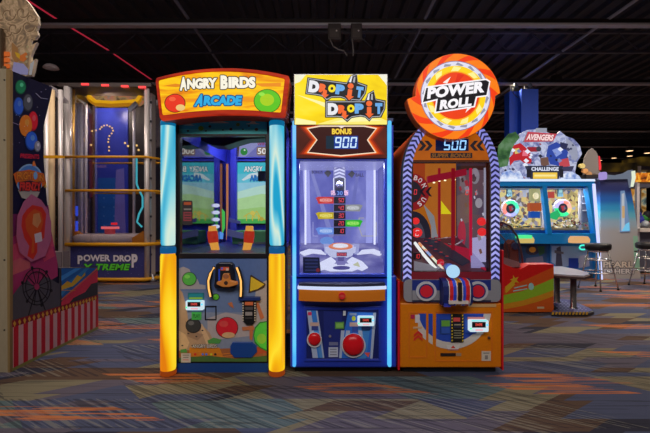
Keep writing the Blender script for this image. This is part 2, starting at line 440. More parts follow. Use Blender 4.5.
# ================================================================== slingshot cabinet
YA = 3.5
A = thing('arcade_cabinet', 'tall slingshot arcade cabinet with curved orange marquee and glowing blue and yellow columns', 'arcade machine', (X_(223, YA), YA, 0), 'front row of arcade cabinets')
navy = D(20, 26, 62, 0.35); navy2 = D(16, 40, 96, 0.4); blk = D(14, 13, 17, 0.35)
XL, XR = X_(177, YA), X_(269, YA)
YB = 5.3
m = MB(); m.box(XL, XR, YA + .06, YB, .06, .955, navy)
m.box(XL + .03, XR - .03, YA + .1, YB - .05, 0, .06, BLACK)
m.build('lower_body', A, .01)
ibl = D(34, 38, 130, 0.35, k=1.1); lil = D(96, 98, 190, 0.4)
m = MB(); m.box(XL, XR, YA + .08, YB, 2.27, 2.33, ibl); m.build('roof', A)
m = MB(); m.box(XL, XR, YB - .04, YB, .95, 2.28, ibl); m.build('back_panel', A)
m = MB(); m.box(XL - .04, XL - .005, YA + .08, YB, .95, 2.33, ibl); m.build('side_panel', A)
m = MB(); m.box(XL - .005, XL, YA + .1, YB - .05, .97, 1.935, glass_mat((.35, .4, .45), .55, .03)); m.build('side_mirror', A, label='mirror glass lining the left side panel')
# right side of the play field: clear pane in a frame
m = MB(); m.box(XR - .012, XR, YA + .1, YB - .05, .97, 2.25, GLASS); m.build('side_window', A)
m = MB(); m.box(XR - .03, XR + .02, YB - .12, YB - .0, .95, 2.3, ibl); m.box(XR - .03, XR + .02, YA + .1, YB, .93, .975, ibl); m.box(XR - .03, XR + .02, YA + .1, YB, 2.24, 2.3, ibl); m.build('side_frame', A)
# pillar in the far left corner
m = MB(front(5.18)); m.slab(rct(229.5, 137, 236.5, 272), -.1, 0, D(52, 54, 150, .4)); m.build('corner_pillar', A, .02)
m = MB(front(5.15)); m.slab([(226.5, 164), (228.5, 164), (228.5, 215), (226.5, 240)], 0, .02, E(205, 130, 90, .8)); m.build('pillar_light', A)
# playfield floor and its little slatted deck
m = MB(); m.box(XL, XR, YA + .1, YB - .05, .955, .975, D(26, 30, 84, .4)); m.build('play_deck', A)
m = MB(front(4.7)); m.slab(rct(232, 231, 268, 244), -.35, 0, D(48, 92, 56, .5)); m.build('target_block', A, .01)
m = MB(front(4.5))
for i in range(4): m.slab(rct(238, 242 + i * 3.4, 268, 244.2 + i * 3.4), -.02, 0, D(58, 64, 66))
m.build('target_slats', A)
m = MB(front(4.6)); m.slab([(227, 229), (243, 233), (243, 239), (227, 236)], -.03, 0, D(74, 80, 120)); m.slab([(229, 218), (240, 221), (240, 224), (229, 222)], -.03, 0, D(70, 74, 130)); m.build('cross_rail', A)
# header artwork and video screen on the back panel
m = MB(front(YB - .04)); m.slab(rct(233.5, 141.5, 268.5, 158), 0, .03, D(70, 74, 170)); m.d = .031
m.rect(234.5, 142.5, 268.5, 157.2, E(120, 120, 190, .9)); m.poly([(240, 142.5), (262, 142.5), (246, 157.2), (238, 157.2)], E(160, 160, 215, .8))
m.poly([(235.5, 157), (237, 144), (240, 146), (239, 157)], E(80, 62, 60, .9)); m.poly(ell(244.5, 152, 3.6), E(50, 140, 60, .9)); m.poly(ell(245, 150.5, .8), E(240, 250, 240, .9))
m.text('WIN', 257.5, 142.8, 266.5, 145.8, E(150, 40, 60)); m.poly(rrect(257, 147.5, 272, 155.8, 2), E(140, 110, 90, .9)); m.text('500', 258, 148.5, 271, 154.5, E(245, 240, 235))
m.build('screen_header', A)
m = MB(front(YB - .04)); m.slab(rct(236.8, 161.4, 289, 224.5), 0, .03, blk); m.d = .031
sky = [(0, (150, 202, 226)), (.2, (96, 196, 214)), (1, (58, 186, 210))]
m.rect(238, 162.8, 287.5, 181, E(66, 186, 204)); m.poly([(238, 181), (287.5, 181), (287.5, 192), (238, 196)], E(150, 204, 222))
m.poly([(238, 174), (287.5, 174), (287.5, 182), (238, 183)], E(104, 194, 214)); m.poly([(238, 192), (256, 187), (272, 184), (287.5, 181), (287.5, 200), (238, 203)], E(186, 222, 206))
m.poly([(238, 199), (262, 194), (287.5, 196), (287.5, 223), (238, 223)], E(176, 214, 152)); m.poly([(238, 210), (262, 207), (287.5, 212), (287.5, 223), (238, 223)], E(160, 202, 120))
m.poly(rct(238, 219, 287.5, 223.4), E(76, 172, 84))
m.poly([(242, 180), (250, 174), (258, 172.5), (259, 178), (250, 178.5), (244, 181)], E(206, 222, 226))
m.text('ANGRY', 244.5, 166.5, 263, 172.2, E(240, 246, 242), E(40, 90, 110), .35); m.text('BIRDS', 266, 166.5, 284, 172.2, E(240, 246, 242), E(40, 90, 110), .35)
m.text('ARCADE', 250.5, 175.5, 272, 181.5, E(40, 130, 210), E(20, 50, 110), .35)
yw = E(206, 182, 70)
for p in ([(244, 217), (250, 213), (256, 218)], [(252, 219), (257, 211), (262, 219)], [(256, 215), (266, 220), (270, 214)], [(247, 215.5), (247, 221)], [(253, 214), (253, 221)], [(259, 214), (259, 221)]): m.line(p, .9, yw)
m.poly(ell(253, 213, 2.2), E(214, 196, 90)); m.poly(ell(262, 219, 2), E(190, 166, 60))
m.build('video_screen', A)
m = MB(front(4.5)); m.slab(rct(258, 171, 265, 181), -.04, 0, D(70, 74, 84)); m.build('camera_box', A)
m = MB(front(4.2)); m.slab([(198, 139), (212, 145), (224, 146), (236, 142), (246, 139), (268, 138), (268, 135), (198, 134)], -.25, 0, BLACK); m.build('canopy', A, .01)
m = MB(front(5.0)); m.slab([(243, 137.6), (254, 136.6), (268, 137.4), (268, 138.6), (254, 138), (243, 139)], -.01, .01, E(214, 214, 214)); m.build('strip_lamp', A)
l = bpy.data.lights.new('cabinet_fill', 'AREA'); l.shape = 'RECTANGLE'; l.size = .5; l.size_y = .7; l.energy = 8; l.color = (.72, .76, 1)  # added unseen light that brightens the interior
o = bpy.data.objects.new('cabinet_fill', l); col.objects.link(o); o.location = ((XL + XR) / 2, 4.6, 2.26)
# corner reflections of edge strips, put in as small glowing pieces
for i, y in enumerate((205.5, 212.5, 219.5, 226.5)): m = MB(side(XL + .002)); m.slab(ell(215.6, y, 3.2, 1.9, 14), 0, .012, E(206, 206, 240)); m.build('lozenge_reflection', A)
m = MB(front(4.95)); m.slab([(222.5, 209), (225, 212), (225, 228), (222.8, 233)], 0, .03, E(70, 190, 80)); m.slab([(219, 231), (223.5, 233), (223, 239), (219, 239)], 0, .02, E(90, 150, 235)); m.build('strip_reflection', A)
# slingshot arms
for x0, s in ((212.4, 1), (249.6, -1)):
    Y = 3.95; o = MB()
    cur = [(x0, 226), (x0 + .2 * s, 233), (x0 + 1.2 * s, 242), (x0 + 3.6 * s, 252), (x0 + 6 * s, 258)]
    pts = [W(a, b, Y) for a, b in cur]
    o.tube(pts, [.034, .04, .04, .036, .034], E(236, 160, 66, .95), 10); arm = o.build('slingshot_arm', A)
    o = MB(); o.tube([W(x0 + .1 * s, 231, Y), W(x0 + .4 * s, 236, Y), W(x0 + 1.1 * s, 242.5, Y)], [.045, .048, .045], E(186, 48, 28, .9), 10); o.build('rubber_band', arm)
# fascia with sky print
m = MB(front(YA + .05)); m.slab(rct(176, 116, 270, 136.2), -.04, 0, navy); m.d = .001
m.rect(179, 117, 267, 135.4, D(26, 100, 122, k=2)); m.rect(179, 129, 267, 135.4, D(44, 120, 124, k=2))
cl = D(170, 156, 150, k=1.8)
for cx, cy, s in ((189, 124.5, 1), (219, 121.5, 1.8), (253, 123, 1.2)):
    m.poly([(cx - 6 * s, cy + .9 * s), (cx - 2.5 * s, cy), (cx - 1.5 * s, cy - 1.2 * s), (cx, cy - 2 * s), (cx + 1.3 * s, cy - 1.6 * s), (cx + 2.4 * s, cy), (cx + 6 * s, cy + .9 * s)], cl)
for cx, cy, s, c in ((201, 128.3, 2.8, (64, 110, 30)), (238, 124.6, 2, (64, 84, 40)), (188, 131, 1.2, (14, 22, 26)), (210, 126.5, 1.5, (20, 30, 30)), (206, 131, .9, (14, 22, 26)), (223, 130, .9, (20, 30, 30)), (231, 129.3, 1.6, (40, 40, 40)), (243, 129.4, .9, (20, 30, 30)), (256.5, 129.6, 1.8, (60, 50, 30)), (249, 126, 1, (14, 22, 26))):
    m.poly(ell(cx, cy, s, s * .85, 12), D(*c))
m.build('fascia', A)
# window
m = MB(front(YA + .04)); m.ring([(175.5, 134), (270.5, 134), (270.5, 258), (175.5, 258)], [(180.5, 136.2), (265.6, 136.2), (265.6, 253), (180.5, 253)], -.05, .01, blk)
m.build('window_frame', A, .004)
m = MB(front(YA + .06)); m.slab(rct(180, 136, 266, 253.4), 0, .006, GLASS); m.build('window_pane', A)
m = MB(front(YA + .05)); m.slab(rrect(182.4, 200.5, 192.6, 225, 1.5), 0, .003, D(30, 24, 26)); m.d = .0035
m.rect(184, 202, 191.4, 205, D(120, 50, 24)); m.rect(184, 208.5, 191.4, 210, D(90, 84, 80)); m.rect(183.6, 212, 191.6, 221, D(96, 34, 40))
for i in range(3): m.rect(184.6, 213.4 + i * 2.6, 190.8, 214.4 + i * 2.6, D(34, 24, 26))
m.build('instruction_sticker', A)
# columns: capsule shaded lamps
blu = ramp_mat('blue_lamp_shade', [(.32, (28, 160, 204)), (.42, (120, 208, 224)), (.5, (214, 234, 216)), (.58, (170, 222, 226)), (.7, (60, 180, 216))], (9, 3, .8), (0, .1, 0), 1.0, 0, .8, emit=1.0, rough=.25)
yel = ramp_mat('yellow_lamp_shade', [(.3, (226, 124, 8)), (.42, (250, 186, 12)), (.52, (255, 222, 44)), (.64, (252, 198, 20)), (.75, (232, 136, 8))], (9, 3, .9), (0, .2, 0), 1.0, 0, .8, emit=1.0, rough=.25)
def column(cx, hw, hw2):
    r1, r2 = hw * YA / F, hw2 * YA / F; x = X_(cx, YA)
    m = MB(); m.box(x - r1 * 1.05, x + r1 * 1.05, YA - .01, YA + .16, .03, 2.08, D(24, 30, 40)); c = m.build('lamp_column', A)
    zt, zm, zb = Z_(121, 3.42), Z_(249.5, 3.42), .03
    m = MB(); m.lathe(x, YA - .01, [(r1 * .9, zm + .03), (r1, zm + .05), (r1, zt - .03), (r1 * .9, zt)], blu, 24, 1, 1.2); m.build('upper_shade', c, label='glowing light blue column shade')
    m = MB(); m.lathe(x, YA - .01, [(r2 * .92, zb), (r2, zb + .03), (r2, zm - .06), (r2 * .9, zm - .035)], yel, 24, 1, 1.2); m.build('lower_shade', c, label='glowing yellow column shade')
    m = MB(); m.lathe(x, YA - .01, [(r1 * 1.05, zm - .035), (r1 * 1.07, zm - .02), (r1 * 1.07, zm + .01), (r1 * 1.0, zm + .02)], E(10, 92, 150, .8), 24, 1, 1.2)
    m.build('collar', c); m = MB(); m.lathe(x, YA - .01, [(r1 * 1.0, zt - .03), (r1 * 1.05, zt - .025), (r1 * 1.05, zt), (r1, zt + .01)], E(8, 110, 160, .8), 24, 1, 1.2); m.build('top_collar', c)
    m = MB(); m.lathe(x, YA - .01, [(r2 * .95, .003), (r2 * 1.02, .008), (r2 * 1.02, zb + .01), (r2 * .95, zb + .015)], E(170, 70, 14, .6), 24, 1, 1.2); m.build('foot_ring', c)
column(168.8, 7.1, 7.6); column(277, 7.3, 8.0)
# marquee
YM = 3.36
def arc(x0, y0, x1, y1, top, n=14): return [(x0 + (x1 - x0) * i / n, y0 + (y1 - y0) * i / n - top * (1 - (2 * i / n - 1) ** 2)) for i in range(n + 1)]
out = arc(157.5, 78.5, 288.5, 76.5, 8.6) + [(289.6, 79), (285.5, 116.5), (284, 118)] + arc(284, 118.6, 162.5, 121.5, 4.5)[1:-1] + [(162.5, 121), (160.5, 118), (156.4, 82)]
ins = arc(159.8, 80.8, 284.3, 79.3, 8.0) + [(284.8, 80.5), (281.2, 112), (280.4, 113)] + arc(280, 113.4, 164.2, 116, 4.4)[1:-1] + [(164.0, 115.6), (162.8, 114), (159.2, 83)]
m = MB(front(YM)); m.slab(out, -.26, 0, D(150, 40, 14, .35), D(120, 30, 14)); mq = m.build('marquee', A, .008)
m = MB(front(YM)); m.ring(out, ins, -.01, .02, ramp_mat('red_lacquer', [(.35, (150, 24, 6)), (.6, (206, 52, 10)), (.8, (228, 90, 30))], (1, 1, 6), nscale=3, emit=.85)); m.build('marquee_rim', mq, .006)
wood = ramp_mat('backlit_plank_print', [(.3, (226, 120, 4)), (.45, (250, 176, 6)), (.56, (255, 206, 14)), (.66, (252, 190, 8)), (.8, (236, 140, 6))], (1.2, 1, 9), nscale=2.6, detail=5, dist=.6, emit=1.0)
m = MB(front(YM)); m.slab(ins, 0, .008, wood); m.d = .009
m.poly([(168, 100), (240, 97), (279, 101), (278, 104), (230, 100.5), (168, 103)], E(240, 150, 6)); m.poly([(164, 86), (176, 84), (190, 86), (176, 87.5)], E(226, 132, 4))
m.poly([(255, 84), (281, 83), (281, 87), (262, 87)], E(236, 140, 10))
wt, ink = E(250, 244, 224), E(40, 20, 20)
wv = lambda x, y: (x, y - 2.4 * (1 - ((x - 222) / 40) ** 2) * .5)
m.text('A', 180.2, 77.2, 187.6, 91, wt, ink, .9, bold=.068); m.text('NGRY', 187.4, 79, 217.5, 89.6, wt, ink, .9, bold=.068, warp=lambda x, y: (x, y - .03 * (x - 187)))
m.text('B', 220.8, 75.8, 228.4, 89.6, wt, ink, .9, bold=.068); m.text('IRDS', 228.8, 77.2, 255.8, 88.6, wt, ink, .9, bold=.068)
cy = E(34, 170, 226); di = E(14, 50, 110)
m.text('A', 196, 94.6, 204.6, 106.8, cy, di, 1, shear=.3, bold=.068); m.text('RCADE', 204.2, 96, 242, 105.8, cy, di, 1, shear=.12, bold=.068)
# plain round balls stand where the sign's figures are
rim = E(90, 20, 10)
m.poly(ell(175.5, 103.6, 10.6, 9.4), rim); m.poly(ell(175.5, 103.6, 9.8, 8.7), E(232, 52, 24)); m.poly(ell(181, 108, 4.6, 3.2), E(236, 196, 120)); m.poly(ell(173, 99.5, 3.4, 2.2), E(244, 96, 56))
m.poly(ell(267.5, 101.5, 13.6, 12), E(30, 90, 10)); m.poly(ell(267.5, 101.5, 12.9, 11.3), E(92, 196, 26)); m.poly(ell(267.3, 100.3, 7, 6), E(168, 208, 20)); m.poly(ell(262, 94.6, 3, 1.8), E(150, 228, 70))
m.build('marquee_face', mq)
# lower front with print
YP = YA + .055
m = MB(front(YP)); m.slab(rct(177, 253.4, 269, 374.5), 0, .012, blk); m.d = .013
K = dict(rough=.35)
m.rect(179.5, 258.5, 267, 361, D(52, 70, 108)); m.rect(179.5, 290, 267, 361, D(66, 80, 108)); m.rect(179.5, 312, 267, 361, D(86, 92, 108))
gcl = D(104, 102, 108)
m.poly([(179.5, 268), (184, 266.5), (190, 269), (192, 275), (198, 279), (200, 284), (206, 285), (206, 289), (179.5, 289)], gcl)
m.poly([(256, 290), (260, 283), (267, 280), (267, 330), (252, 330)], D(112, 108, 108)); m.poly([(208, 318), (226, 312), (250, 316), (256, 335), (208, 340)], D(116, 108, 110))
sand, sand2 = D(122, 98, 78), D(146, 120, 92)
m.poly([(179.5, 288), (183, 292), (187, 306), (189, 322), (196, 326), (202, 324), (210, 332), (216, 345), (216, 352), (179.5, 352)], sand)
m.poly([(179.5, 330), (186, 334), (190, 342), (186, 352), (179.5, 354)], sand2); m.poly([(198, 322), (203, 324), (213, 344), (208, 346)], sand2)
m.poly([(186, 320), (192, 331), (204, 334), (198, 340), (188, 336)], D(104, 82, 66))
for cx, cy_ in ((189, 333), (197, 336), (203, 330), (193, 345), (183, 345), (199, 349)): m.poly(ell(cx, cy_, 1.1, .7, 8), D(44, 34, 32))
m.poly([(179.5, 350), (267, 346), (267, 361), (179.5, 361)], D(108, 62, 34)); m.poly([(190, 347), (220, 347), (224, 357), (190, 358)], D(182, 110, 24)); m.poly([(244, 350), (267, 344), (267, 352), (246, 356)], D(120, 50, 26))
m.poly([(179.5, 357), (210, 355), (236, 358), (267, 355), (267, 361), (179.5, 361)], D(48, 72, 34)); m.poly([(208, 340), (214, 337), (222, 339), (220, 343), (209, 343)], D(52, 100, 48)); m.poly([(181, 349), (187, 348), (188, 352), (181, 352)], D(52, 100, 48))
for y in (352.5, 355): m.line([(192, y), (206, y - 1), (222, y + 1), (236, y - .5)], .9, D(140, 80, 30))
# round balls, ramps and planks (plain shapes)
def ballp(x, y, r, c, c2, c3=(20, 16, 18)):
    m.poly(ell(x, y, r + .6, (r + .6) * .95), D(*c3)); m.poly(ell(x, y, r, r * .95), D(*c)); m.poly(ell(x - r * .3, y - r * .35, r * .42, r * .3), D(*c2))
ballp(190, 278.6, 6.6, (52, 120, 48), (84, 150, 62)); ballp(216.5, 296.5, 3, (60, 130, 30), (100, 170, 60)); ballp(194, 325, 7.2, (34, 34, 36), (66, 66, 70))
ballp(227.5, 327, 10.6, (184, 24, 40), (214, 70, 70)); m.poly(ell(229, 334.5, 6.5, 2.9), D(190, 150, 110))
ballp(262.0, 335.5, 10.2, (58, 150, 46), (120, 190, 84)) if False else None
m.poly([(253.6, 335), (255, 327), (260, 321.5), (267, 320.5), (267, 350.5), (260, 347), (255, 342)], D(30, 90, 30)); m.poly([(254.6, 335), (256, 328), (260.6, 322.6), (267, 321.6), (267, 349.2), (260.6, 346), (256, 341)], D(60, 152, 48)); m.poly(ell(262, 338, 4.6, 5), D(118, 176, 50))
m.poly([(250.6, 275), (252, 274.6), (266, 283.6), (264.6, 287), (258, 290), (249, 292.6)], D(40, 30, 20)); m.poly([(251.4, 276.4), (264.8, 284), (258, 288.6), (250.4, 290.8)], D(196, 168, 40))
for p in ([(228.3, 302.6), (232.4, 301.4), (234.5, 307.8), (230.5, 305.6)], [(242.4, 326.4), (254, 325), (255, 329), (243, 330)], [(256, 302.5), (258.6, 301.5), (264.6, 317), (261, 319)], [(250, 327), (254, 326.6), (252.6, 340), (250, 338)]): m.poly(p, D(126, 72, 44))
m.text('ANGRY BIRDS', 193, 343.6, 217.5, 347.2, D(226, 216, 206), D(40, 26, 26), .3)
for x, c in ((196, (170, 40, 30)), (203.6, (70, 90, 160)), (207, (70, 90, 160)), (212, (200, 190, 40)), (216, (30, 26, 26))): m.poly(ell(x, 353.4, 1.3, 1.2, 10), D(*c))
m.rect(182, 352.4, 191.6, 361.6, D(128, 122, 120)); m.rect(184, 356, 189.5, 357, D(90, 84, 84)); m.rect(184, 358.5, 189.5, 359.2, D(140, 70, 66)); m.rect(183.5, 353.6, 190, 354.8, D(96, 90, 92))
m.rect(177.5, 362.2, 268.6, 372.8, D(10, 40, 88)); m.rect(177.5, 372.8, 268.6, 374.4, D(16, 12, 14))
m.build('front_panel', A)
m = MB(front(YP)); m.slab([(233.4, 341.2), (252.4, 341.2), (257, 345), (257.6, 351), (252, 356.6), (235, 356.6), (231, 352), (231, 345)], 0, .03, D(14, 42, 96, .3)); m.build('coin_door', A, .004)
m = MB(front(YP)); m.slab(rct(239.5, 296, 261, 299.6), 0, .05, D(12, 28, 74)); m.build('tray', A, .004)
# bill slot with dotted frame
m = MB(front(YP)); m.slab([(244, 299), (256, 299), (257, 303), (256.4, 320), (253, 324), (247, 324), (243.4, 320), (243, 303)], 0, .03, BLACK); m.d = .0305
for i in range(8):
    for x in (243.8, 255.6): m.poly(ell(x, 302.4 + i * 2.4, .75, .75, 8), D(190, 180, 160))
m.rect(245.6, 301, 253.8, 304.4, D(140, 70, 40)); m.rect(246, 306, 253.6, 309, D(50, 48, 50)); m.rect(246, 311, 253, 314.6, D(96, 92, 92)); m.rect(246, 316.4, 253, 318, D(34, 32, 34))
m.build('bill_slot', A)
# small framed display openings
m = MB(front(YP)); m.ring(rct(205.4, 305.4, 217, 319.6), rct(206.4, 306.6, 216, 318.6), 0, .02, blk); m.build('label_frame', A)
def card_reader(parent, x0, y0, x1, y1, Y):
    m = MB(front(Y)); m.slab(rrect(x0, y0, x1, y1, 1.2), 0, .05, E(206, 226, 236, 1.0)); rd = m.build('card_reader', parent, .004)
    w, h = x1 - x0, y1 - y0; m = MB(front(Y)); m.d = .051
    m.rect(x0 + w * .12, y0 + h * .12, x1 - w * .16, y0 + h * .62, E(8, 8, 12)); m.text('SWIPE', x0 + w * .3, y0 + h * .24, x1 - w * .34, y0 + h * .48, E(240, 80, 70))
    m.rect(x0 + w * .3, y1 - h * .26, x1 - w * .3, y1 - h * .1, E(240, 180, 190))
    m.poly(ell(x1 - w * .08, y0 + h * .38, w * .06), E(90, 190, 250, 1.6)); m.poly(ell(x0 + w * .06, y0 + h * .7, w * .05), E(80, 240, 160, 1.4)); m.rect(x0 + w * .1, y0 - h * .02, x1 - w * .1, y0 + h * .06, E(60, 210, 210, 1.3))
    m.build('reader_screen', rd); return rd
m = MB(front(YP)); m.slab(rct(188.6, 292.4, 204.6, 300), 0, .02, D(20, 74, 84)); m.d = .021; m.rect(190, 293.6, 203.2, 296, E(30, 120, 126, .7)); m.rect(190, 296.8, 203.2, 298.6, E(130, 170, 50, .7)); m.build('reader_plate', A)
card_reader(A, 187.4, 299.6, 205, 309, YP)
m = MB(front(YP)); m.slab(rct(192.4, 311.6, 202, 319.2), 0, .02, D(44, 120, 52)); m.d = .021; m.text('PLAY', 193.8, 313.4, 200.8, 317.2, D(24, 70, 30)); m.build('play_button_plate', A)
# slingshot hand control
m = MB(front(YP - .07)); m.slab([(215.6, 264.6), (218.6, 262.6), (230.6, 262.6), (233, 264.4), (234.4, 280), (236.4, 286), (235, 288.6), (215, 288.6), (213.6, 286), (214.6, 279)], -.07, 0, D(14, 16, 26, .3)); ct = m.build('control_box', A, .008)
m = MB(front(YP - .07)); m.d = .0005; m.rect(218, 265.6, 230.4, 281, D(10, 10, 14)); m.rect(218.4, 269, 220, 281, D(24, 52, 150)); m.rect(220.6, 267, 229, 270.4, D(150, 60, 40)); m.rect(221, 267.4, 223, 269.6, D(60, 80, 170)); m.rect(226, 268, 228.6, 270.6, D(190, 160, 140)); m.build('control_screen', ct)
m = MB(front(YP - .11)); m.slab([(216.4, 284.6), (216.6, 282), (221.4, 280.6), (223, 273.6), (228.6, 273.6), (230.6, 280.6), (237, 281.8), (237.4, 284.8), (229, 287.2), (223, 287.2)], -.04, 0, D(226, 142, 66, .4, k=1.2)); m.d = .001
m.poly(ell(226, 276.4, 3, 2.4), D(110, 64, 40)); m.poly(ell(226, 283, 2, 2), D(40, 24, 20)); m.build('sling_handle', ct, .006)
for pts in ([(214.6, 267.2), (211, 273), (208.8, 280.6), (209.2, 288.4), (211, 296.4)], [(237, 267.2), (239.2, 273), (241.2, 280.6), (241.4, 288.4), (241, 296.2)]):
    m = MB(front(YP)); r = [W(a, b, YP - .06) for a, b in pts]
    m.tube(r, .019, BLACK, 8); g = m.build('guard_rail', ct)
    m = MB(); m.tube([p - Vector((0, .016, 0)) for p in r], .0075, E(255, 186, 100, 1.3), 8); m.build('rail_light', g)
# ================================================================== drop game cabinet
YB0 = 3.5
B = thing('arcade_cabinet', 'blue ball-drop arcade cabinet with square yellow sign, lilac playfield and cyan light strips', 'arcade machine', (X_(342, YB0), YB0, 0), 'front row of arcade cabinets')
blue = D(18, 34, 112, 0.35, spec=.5); blue2 = D(14, 24, 84, 0.35); dblue = D(12, 20, 66, .4)
BX0, BX1 = X_(290, YB0), X_(396.5, YB0)
YE = 4.75
m = MB(); m.box(BX0, BX1, YB0, YE, .05, .80, blue); m.box(BX0 + .03, BX1 - .03, YB0 + .05, YE - .05, 0, .05, BLACK); m.build('lower_body', B, .012)
ub0, ub1 = X_(290.5, YB0), X_(394, YB0)
m = MB(); m.box(ub0, ub0 + .035, YB0 + .02, YE, .8, 2.03, blue); m.build('side_panel', B, .006); m = MB(); m.box(ub1 - .035, ub1, YB0 + .02, YE, .8, 2.03, blue); m.build('side_panel', B, .006)
m = MB(); m.box(ub0, ub1, YB0 + .03, YE, 1.74, 2.03, blue2); m.build('top_box', B)
m = MB(); m.box(ub0 + .03, ub1 - .03, YE - .03, YE, .8, 1.75, blue2); m.build('back_panel', B)
# window frame
m = MB(front(YB0)); m.ring(rct(292, 158, 391, 279), rct(299.5, 160, 384.6, 274), -.06, .0, blue); m.build('window_frame', B, .004)
# interior lining, the light on it put in as glow
lila = ramp_mat('glowing_lilac_lining', [(.3, (96, 98, 192)), (.5, (128, 130, 216)), (.68, (180, 180, 244))], (1, 1, .8), nscale=3.2, emit=.85)
lilb = ramp_mat('lilac_side_lining', [(.3, (104, 106, 190)), (.6, (138, 140, 214))], (1, 1, 1), nscale=3, emit=.7)
YI = 4.25
m = MB(front(YI)); m.slab(rct(298, 150, 379, 258), -.02, 0, lila); m.d = .001
m.poly([(302, 150), (309, 150), (311, 250), (306, 256)], E(176, 176, 244, 1.0)); m.poly([(366, 150), (374, 150), (372, 256), (366, 250)], E(166, 168, 240, 1.0))
m.poly([(309, 168), (312, 168), (334, 236), (330, 240)], E(150, 152, 226, .8)); m.poly([(360, 168), (357, 168), (346, 236), (350, 240)], E(126, 128, 212, .8))
dk = E(60, 54, 84)
m.text('BONUS', 311.8, 170.6, 322.6, 173.6, dk); m.poly([(324, 172.8), (328, 169.4), (331.6, 173), (328, 177.4)], E(74, 72, 84)); m.poly([(347.6, 174.4), (352, 170.4), (355, 173.6), (352, 178)], E(74, 72, 84)); m.text('BALL', 355.6, 173.4, 364, 176.6, dk)
gl = E(190, 184, 150)
m.line([(359, 222), (359, 218), (364, 218)], .6, gl); m.line([(358, 224), (362, 236), (376, 236), (376, 222)], .6, gl); m.line([(313, 222), (313, 236), (318, 236)], .6, E(176, 176, 230))
m.build('playfield_back', B)
for x, nm in ((ub0 + .036, 1), (ub1 - .04, -1)):
    m = MB(); m.box(x, x + .004, YB0 + .08, YI, .82, 1.76, lilb)
    for i in range(6): m.box(x + .004 * nm, x + .008 * nm, YB0 + .2 + i * .09, YB0 + .23 + i * .09, .85, 1.74, E(92, 92, 180, .8))
    m.build('side_lining', B)
m = MB(); m.box(ub0 + .04, ub1 - .04, YB0 + .08, YI, 1.735, 1.745, E(150, 150, 214, .8)); m.build('lining_top', B)
for px in (305.5, 374.5):
    m = MB(front(YI - .02)); m.slab(rct(px - .9, 160, px + .9, 250), 0, .02, E(226, 226, 255, 1.3)); m.build('edge_light', B)
# sloping playfield deck with curved white arms
m = MB(); 
zf, zb = Z_(274.5, YB0 + .08), Z_(243, YI)
m.add([(ub0 + .04, YB0 + .08, zf), (ub1 - .04, YB0 + .08, zf), (ub1 - .04, YI, zb), (ub0 + .04, YI, zb), (ub0 + .04, YB0 + .08, zf - .03), (ub1 - .04, YB0 + .08, zf - .03), (ub1 - .04, YI, zb - .03), (ub0 + .04, YI, zb - .03)],
      [(0, 1, 2, 3), (4, 5, 6, 7), (0, 1, 5, 4), (1, 2, 6, 5), (2, 3, 7, 6), (3, 0, 4, 7)], ramp_mat('lilac_deck', [(.3, (84, 80, 168)), (.5, (124, 120, 196)), (.7, (170, 166, 224))], nscale=5, emit=.75)); m.build('playfield_deck', B)
# a map onto the deck plane: photo position -> point on the slope
def deck(u, v, d):
    a = (zb - zf) / (YI - (YB0 + .08)); y0 = YB0 + .08
    Y = (H - zf + a * y0) / ((v - 216.5) / F + a)
    return Vector(((u - 325) * Y / F, Y, H - (v - 216.5) * Y / F + d))
wa = E(226, 226, 252, 1.05); 
m = MB(deck, step=.0006); 
for P in ([(299.5, 253), (309, 249.6), (321, 250.6), (326, 255), (313, 253.6), (304, 256)], [(384, 254), (374, 249.6), (362, 250.6), (357, 255), (371, 253.6), (379, 256)],
          [(322, 262), (331, 257.6), (336, 262), (330, 268), (316, 272), (312, 268.4)], [(362, 262), (352, 257.6), (347, 262), (354, 268), (362, 271), (368, 268)],
          [(322, 269), (330, 264.6), (354, 264.6), (360, 268.6), (352, 271.4), (330, 271.4)]): m.slab(P, 0, .008, wa)
m.slab(ell(341.4, 269, 8.6, 1.8, 20), .008, .012, E(70, 66, 140)); m.build('deck_arms', B)
m = MB(deck, step=.0006); m.slab([(336, 256), (346, 256), (345, 266), (337, 266)], 0, .01, E(120, 116, 180)); m.slab([(337.6, 258), (344.4, 258), (343.8, 262), (338, 262)], .01, .014, E(84, 74, 140)); m.slab([(353, 266), (358, 263), (360, 268)], .0, .012, E(196, 196, 160)); m.build('deck_track', B)
# raised turntable target
c = W(340.5, 247, 3.98)
m = MB(); m.lathe(c.x, c.y, [(.11, c.z - .12), (.12, c.z - .05), (.14, c.z - .04), (.142, c.z), (.10, c.z + .004), (.001, c.z + .005)], E(206, 208, 244, .95), 32, 1, .9); m.tilt(c, math.radians(13)); m.build('turntable', B)
tt = c
m = MB(); m.lathe(c.x, c.y, [(.112, c.z + .004), (.112, c.z + .012), (.075, c.z + .012), (.075, c.z + .006)], E(230, 130, 84, 1.0), 32, 1, .9)
m.lathe(c.x, c.y, [(.07, c.z + .006), (.07, c.z + .016), (.001, c.z + .018)], E(240, 236, 246), 24, 1, .9); m.tilt(c, math.radians(13)); m.build('target_ring', B)
m = MB(front(c.y - .13)); m.slab(rct(336.6, 252.4, 346.8, 256.2), -.02, .005, E(90, 40, 90)); m.d = .006; m.text('BONUS', 337.2, 253, 346.2, 255.6, E(250, 110, 110)); m.build('bonus_sign', B)
m = MB(front(c.y)); 
for a in (326.5, 356.5): m.slab([(a - 3, 244), (a + 3, 244), (a + 1.6, 258), (a - 1.6, 258)], -.03, 0, E(176, 178, 232, .9))
m.build('turntable_braces', B)
